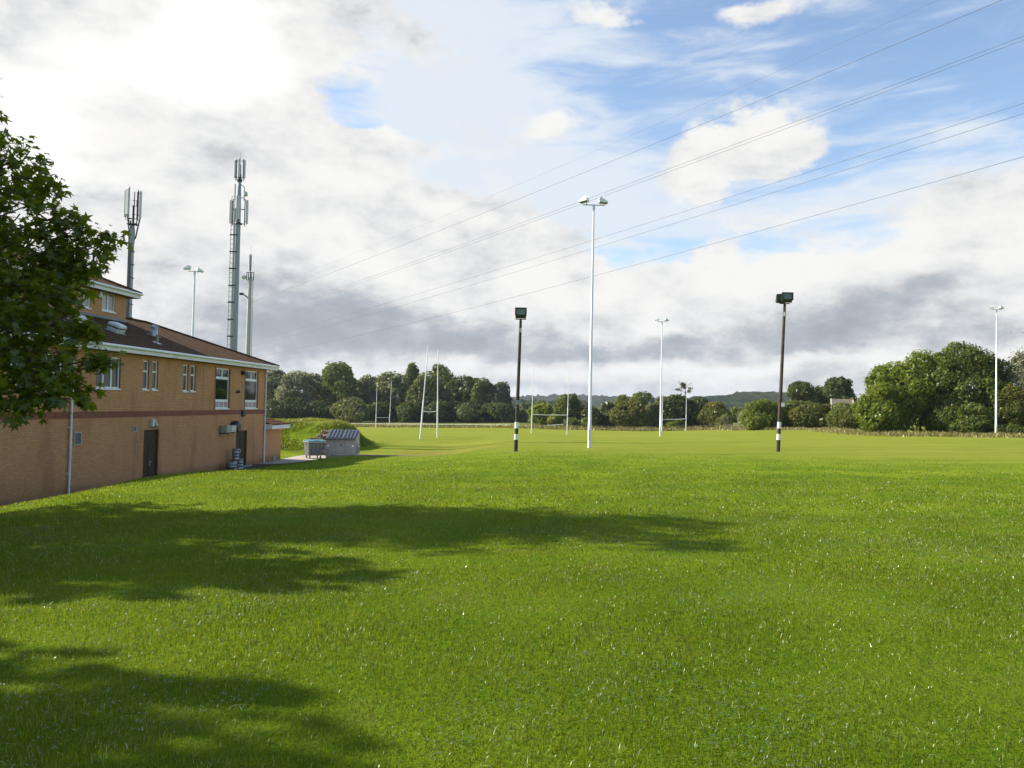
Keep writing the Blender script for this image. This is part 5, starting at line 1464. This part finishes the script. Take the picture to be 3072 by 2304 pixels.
# 2: tall mast with ladder
b = at(702, 1040, Y); zb = gz(b[0], b[1])
M_ = thing('phone_mast', 'tallest grey phone mast with a ladder and two tiers of antennas', 'phone mast', (b[0], b[1], zb))
zt = Z(718, 475); z1 = Z(713, 672)
m = MB(); m.tube([(.06, 0, -.3), (.06, 0, z1), (.06, 0, Z(717, 580)), (.06, 0, zt - .6)], [.27, .21, .17, .11], 8, smooth=False); m.build('pole', mast_g, M_)
ladder(M_, (-.47, -.10, 1), (-.44, -.10, z1 + 2.6), .30)
m = MB(); m.tube([(-.29, -.08, 1), (-.27, -.08, z1 + 1.5)], .095, 8); m.build('cable_run', mast_pale, M_)
m = MB()
for z in np.arange(3, z1, 1.6): f = z / z1; m.bb(-.64, .1, -.21, -.13, z, z + .12)
m.build('cable_tie', dark_steel, M_)
hL = Z(715, 600) - Z(715, 670); zl = (Z(715, 600) + Z(715, 670)) / 2
hU = Z(706, 480) - Z(706, 534); zu = (Z(706, 480) + Z(706, 534)) / 2
m = MB()
for i, yw in enumerate((3.0, 4.9, .05)):
    c = np.array((.06 + math.cos(yw) * (.78 if i != 1 else .45), math.sin(yw) * (.78 if i != 1 else .45), zl + (.3 if i == 1 else 0))); pb = antenna(M_, c, yw, hL, .34, .16)
    for z in (zl - hL * .52, zl + hL * .1): m.tube([(.06, 0, z), (pb[0], pb[1], z)], .04, 6)
for i, yw in enumerate((3.1, 4.9, .0)):
    c = np.array((.06 + math.cos(yw) * (.46 if i != 1 else .2), math.sin(yw) * .3, zu)); pb = antenna(M_, c, yw, hU, .20, .12, .08)
    for z in (zu - hU * .45, zu + hU * .45): m.tube([(.06, 0, z), (c[0], c[1], z)], .03, 6)
m.tube([(.06, 0, zt - .7), (.06, 0, zt)], .035, 6); m.tube([(.06, 0, zt), (.06, 0, zt + .5)], .012, 5)
m.lathe((.06, 0, zl - hL * .55), [(.34, 0), (.36, .1), (.2, .2)], 12); m.lathe((.06, 0, zu - hU * .72), [(.2, 0), (.27, .15), (.16, .4)], 12); m.lathe((.06, 0, zu - hU * .5), [(.14, 0), (.17, .3), (.12, .4)], 10)
m.tube([(.06, 0, zu - hU * .8), (.55, -.05, zu - hU * 1.0), (.55, -.05, zu - hU * 1.75)], .04, 6); m.tube([(.06, 0, zu - hU * 1.6), (.55, -.05, zu - hU * 1.6)], .035, 6)
m.tube([(-.30, -.1, zu - hU * .85), (-.30, -.1, zu - hU * 1.75)], .05, 6)
m.build('head_frame', dark_steel, M_)
m = MB(); cz_ = Z(740, 583); vs = []
m.tube([(.60, -.06, cz_), (.66, -.08, cz_), (.78, -.10, cz_), (.84, -.12, cz_)], [.10, .24, .24, .12], 14); m.build('dish', ant, M_)
# 3: smaller mast behind
Y = 84.0; b = at(743, 1050, Y); zb = gz(b[0], b[1])
M_ = thing('phone_mast', 'smallest pale phone mast just right of the tall laddered one', 'phone mast', (b[0], b[1], zb))
z1 = Z(742, 832); zt = Z(742, 763)
m = MB(); m.tube([(0, 0, -.3), (0, 0, z1)], [.30, .15], 8, smooth=False); m.build('pole', mast_pale, M_)
m = MB(); m.tube([(-.06, 0, Z(742, 812)), (-.06, 0, zt)], .10, 10); m.build('antenna', ant, M_)
m = MB(); m.tube([(.02, .08, z1), (.02, .08, zt - .1)], .05, 6); m.tube([(.12, 0, zt - 1.7), (.12, 0, zt + .0)], .025, 5); m.tube([(.05, 0, zt), (.05, 0, zt + .9)], .012, 5)
for q in (-.34, -.12, .18, .40): m.tube([(q, -.1 if abs(q) < .3 else 0, Z(742, 840)), (q, -.1 if abs(q) < .3 else 0, Z(742, 817))], .045, 6)
for py in (840, 817): m.tube([(-.36, 0, Z(742, py)), (.42, 0, Z(742, py))], .03, 6)
m.build('head_frame', dark_steel, M_)
m = MB(); m.tube([(0, 0, Z(742, 896)), (-.75, -.1, Z(742, 880))], .06, 6); m.bb(-1.0, -.6, -.2, 0, Z(742, 886), Z(742, 879)); m.build('camera_arm', dark_steel, M_)
m = MB(); m.tube([(-.35, 0, Z(742, 862)), (0, 0, Z(742, 862))], .02, 5); m.build('spur', dark_steel, M_)
m = MB(); m.tube([(-.75, -.05, Z(742, 832)), (-.55, -.05, Z(742, 832)), (-.36, -.05, Z(742, 832))], [.22, .24, .08], 12); m.build('dish', ant, M_)
ladder(M_, (.37, 0, 1), (.26, 0, z1), .16)

# ------------------------------------------------------------------ overhead wires
wire_m = plain('wire', (.09, .095, .11), .5, .3, .4, .05, 1)
def wire(label, pts, r=.022):
    """a conductor through sight lines at falling distances; sags between its supports"""
    P = [at(px, py, Yd) for px, py, Yd in pts]
    inv = []
    a, m_, b = P
    # parabola through the three points, even in ground distance
    d = np.linalg.norm(b[:2] - a[:2]); tm = np.linalg.norm(m_[:2] - a[:2]) / d
    sag = ((a + (b - a) * tm)[2] - m_[2]) / (tm * (1 - tm))
    ts = np.linspace(0, 1, 60); line = [a + (b - a) * s - np.array([0, 0, sag * s * (1 - s)]) for s in ts]
    o = thing('power_line', label, 'power line', a, 0, 'overhead wires crossing the sky')
    mb = MB(); mb.tube([p - a for p in line], r, 5); mb.build('conductor', wire_m, o)
def w3(label, r, pr, pm, pl, YR=92.0, YL=520.0):
    r *= 1.2
    xr, xm, xl = [at(p[0], 1200, 1)[0] for p in (pr, pm, pl)]
    # plan view straight line: x = k Y, so the middle's distance follows from its bearing
    ax_, ay_ = xr * YR, YR; bx_, by_ = xl * YL, YL
    t_ = (ax_ - xm * ay_) / (xm * (by_ - ay_) - (bx_ - ax_)); Ym = ay_ + t_ * (by_ - ay_)
    wire(label, ((pr[0], pr[1], YR), (pm[0], pm[1], Ym), (pl[0], pl[1], YL)), r)
w3('highest clearly seen wire, leaving at the top right corner', .028, (3300, -122), (1900, 454), (430, 1012))
w3('upper of the close pair of wires passing the tall column top', .024, (3300, 22), (1800, 580), (430, 1045))
w3('lower of the close pair of wires passing the tall column top', .024, (3300, 35), (1800, 589), (430, 1053))
w3('fourth wire down, upper of the wider pair', .024, (3300, 236), (1800, 712), (430, 1098))
w3('fifth wire down, lower of the wider pair', .024, (3300, 268), (1800, 737), (430, 1104))
w3('lowest wire, passing half way up the tall column', .026, (3300, 405), (1800, 822), (430, 1112))
w3('faint earth wire above all the others', .012, (3300, -215), (1900, 400), (430, 990))

# ------------------------------------------------------------------ fences, rail, house, sign
rail_w = plain('white_rail', (.72, .71, .64), .6, 0, .3, .1, 1)
def fence(name, label, pts, rails, posth, postr, mat, step, group=None, cat='fence', pw=.1):
    P = [np.array((x, y, gz(x, y))) for x, y in pts]
    o = thing(name, label, cat, P[0], 0, group)
    rl = MB()
    for i in range(len(P) - 1):
        n = max(1, int(np.linalg.norm(P[i + 1] - P[i]) / step))
        for k in range(n + (i == len(P) - 2)):
            q = P[i] + (P[i + 1] - P[i]) * k / n; zq = gz(q[0], q[1])
            m = MB(); m.box(q - P[0] + np.array([0, 0, zq - q[2] + posth / 2 - .1]), (pw, pw, posth + .2), .3); m.build('post', mat, o)
        for k in range(n):
            a = P[i] + (P[i + 1] - P[i]) * k / n; b = P[i] + (P[i + 1] - P[i]) * (k + 1) / n
            a = np.array((a[0], a[1], gz(a[0], a[1]))); b = np.array((b[0], b[1], gz(b[0], b[1])))
            for z in rails: rl.tube([a - P[0] + (0, -.05, z), b - P[0] + (0, -.05, z)], postr, 6)
    rl.build('rail', mat, o)
def gp(px, Y): q = at(px, 1200, Y); return (q[0], q[1])
fence('rail_barrier', 'long low white rail along the far touchline in front of the wood', [gp(1040, 236), gp(1180, 232), gp(1330, 229), gp(1532, 226)], (.95,), .95, .085, rail_w, 7.5, pw=.12)
fence('post_fence', 'dark timber post and rail fence below the middle bushes', [gp(1690, 219), gp(1850, 217), gp(2000, 218), gp(2190, 212)], (.55, 1.05), 1.15, .06, plain('old_timber', (.13, .11, .085), .9, 0, .2, .25, 1), 6.5, pw=.13)
fence('post_fence', 'grey timber fence in the gap left of the tall hedge', [gp(2178, 196), gp(2262, 190)], (.5, .95, 1.35), 1.5, .07, bpy.data.materials['old_timber'], 3.2, pw=.16)
q0, q1 = at(1628, 1281, 224), at(1690, 1276, 224)
o = thing('goal_pole', 'white pole lying on the grass bank beneath the near goal bar', 'pole', (q0[0], q0[1], gz(q0[0], q0[1])))
m = MB(); m.tube([(0, 0, .75), (q1[0] - q0[0], 0, 1.25 + gz(q1[0], q1[1]) - gz(q0[0], q0[1]))], .12, 8); m.build('tube', rail_w, o)
m = MB()
for f in (.1, .9): m.box(((q1[0] - q0[0]) * f, 0, .35), (.2, .2, .9)); 
m.build('trestle', bpy.data.materials['old_timber'], o)
# stone house behind the hedge
Yh = 205.0
a = at(2492, 1211, Yh); b = at(2556, 1211, Yh); zt = at(2520, 1196.5, Yh)[2]; ze = at(2520, 1217, Yh)[2]; gz0 = gz(a[0], Yh)
Hs = thing('stone_house', 'stone cottage with a weathered roof just showing above the hedge', 'house', (a[0], Yh, gz0), -.37)
stone = plain('rubble_stone', (.26, .22, .17), .9, 0, .2, .25, 1.4, .4)
rt = plain('stone_slate', (.13, .112, .082), .9, 0, .2, .28, 1.2, .5)
W_ = b[0] - a[0]; ez = ze - gz0; rz_ = zt - gz0
m = MB(); m.bb(0, W_, 0, 6, -.5, ez); m.prism([(0.0, 0, ez), (0, 6, ez), (0, 3, rz_ - .1)], (.3, 0, 0)); m.prism([(W_ - .3, 0, ez), (W_ - .3, 6, ez), (W_ - .3, 3, rz_ - .1)], (.3, 0, 0)); m.build('wall', stone, Hs)
m = MB(); m.quad((.3, -.3, ez - .1), (W_ - .3, -.3, ez - .1), (W_ - .3, 3, rz_), (.3, 3, rz_)); m.quad((W_ - .3, 6.3, ez - .1), (.3, 6.3, ez - .1), (.3, 3, rz_), (W_ - .3, 3, rz_)); rf = m.build('roof', rt, Hs)
m = MB()
for x_ in (-.05, W_ - .35): m.prism([(x_, -.35, ez - .12), (x_, 3, rz_ + .0), (x_, 3, rz_ + .10), (x_, -.35, ez - .02)], (.4, 0, 0))
m.build('coping', plain('coping_stone', (.40, .36, .28), .9, 0, .2, .15, 2), Hs)
m = MB(); m.bb(W_ - .75, W_ + .05, 2.5, 3.5, rz_ - .6, rz_ + .2); m.lathe((W_ - .35, 3, rz_ + .2), [(.16, 0), (.13, .25)], 8); m.build('chimney', plain('chimney_brick', (.30, .14, .09), .9, 0, .2, .2, 2), rf)
e_ = at(2600, 1211, Yh + 3)[0] - a[0]
m = MB(); m.bb(W_ + .06, e_, .6, 5.4, -.5, ez - .3); m.build('wing_wall', stone, Hs)
m = MB(); m.quad((W_ + .06, .4, ez - .35), (e_, .4, ez - .35), (e_, 3, rz_ - .75), (W_ + .06, 3, rz_ - .75)); m.quad((e_, 5.6, ez - .35), (W_ + .06, 5.6, ez - .35), (W_ + .06, 3, rz_ - .75), (e_, 3, rz_ - .75)); m.build('wing_roof', rt, Hs)
# small yellow notice
q = at(2769, 1283, 94.0); zg = gz(q[0], q[1])
N_ = thing('notice', 'small yellow notice on a stake in the dry grass by the right hand trees', 'sign', (q[0], q[1], zg), R(8))
zc = q[2] - zg
m = MB(); m.bb(-.15, .15, -.02, 0, zc - .12, zc + .12); m.build('board', plain('yellow_board', (.78, .66, .05), .45, 0, .4, .04, 5), N_)
m = MB(); m.bb(-.02, .02, .001, .04, -.3, zc + .1); m.build('stake', bpy.data.materials['old_timber'], N_)
# ------------------------------------------------------------------ air
hm_ = bpy.data.materials.new('air'); hm_.use_nodes = True
ht = hm_.node_tree; ht.nodes.clear()
hv = ht.nodes.new('ShaderNodeVolumePrincipled'); ho = ht.nodes.new('ShaderNodeOutputMaterial')
hv.inputs['Color'].default_value = (.80, .88, 1.0, 1); hv.inputs['Density'].default_value = HAZE; hv.inputs['Anisotropy'].default_value = .2
ht.links.new(hv.outputs[0], ho.inputs['Volume'])
mb = MB(); mb.bb(-3400, 4200, -120, 7600, -14, 130)
tag(mb.build('haze', hm_), 'thin bluish summer air', None, None, 'stuff')
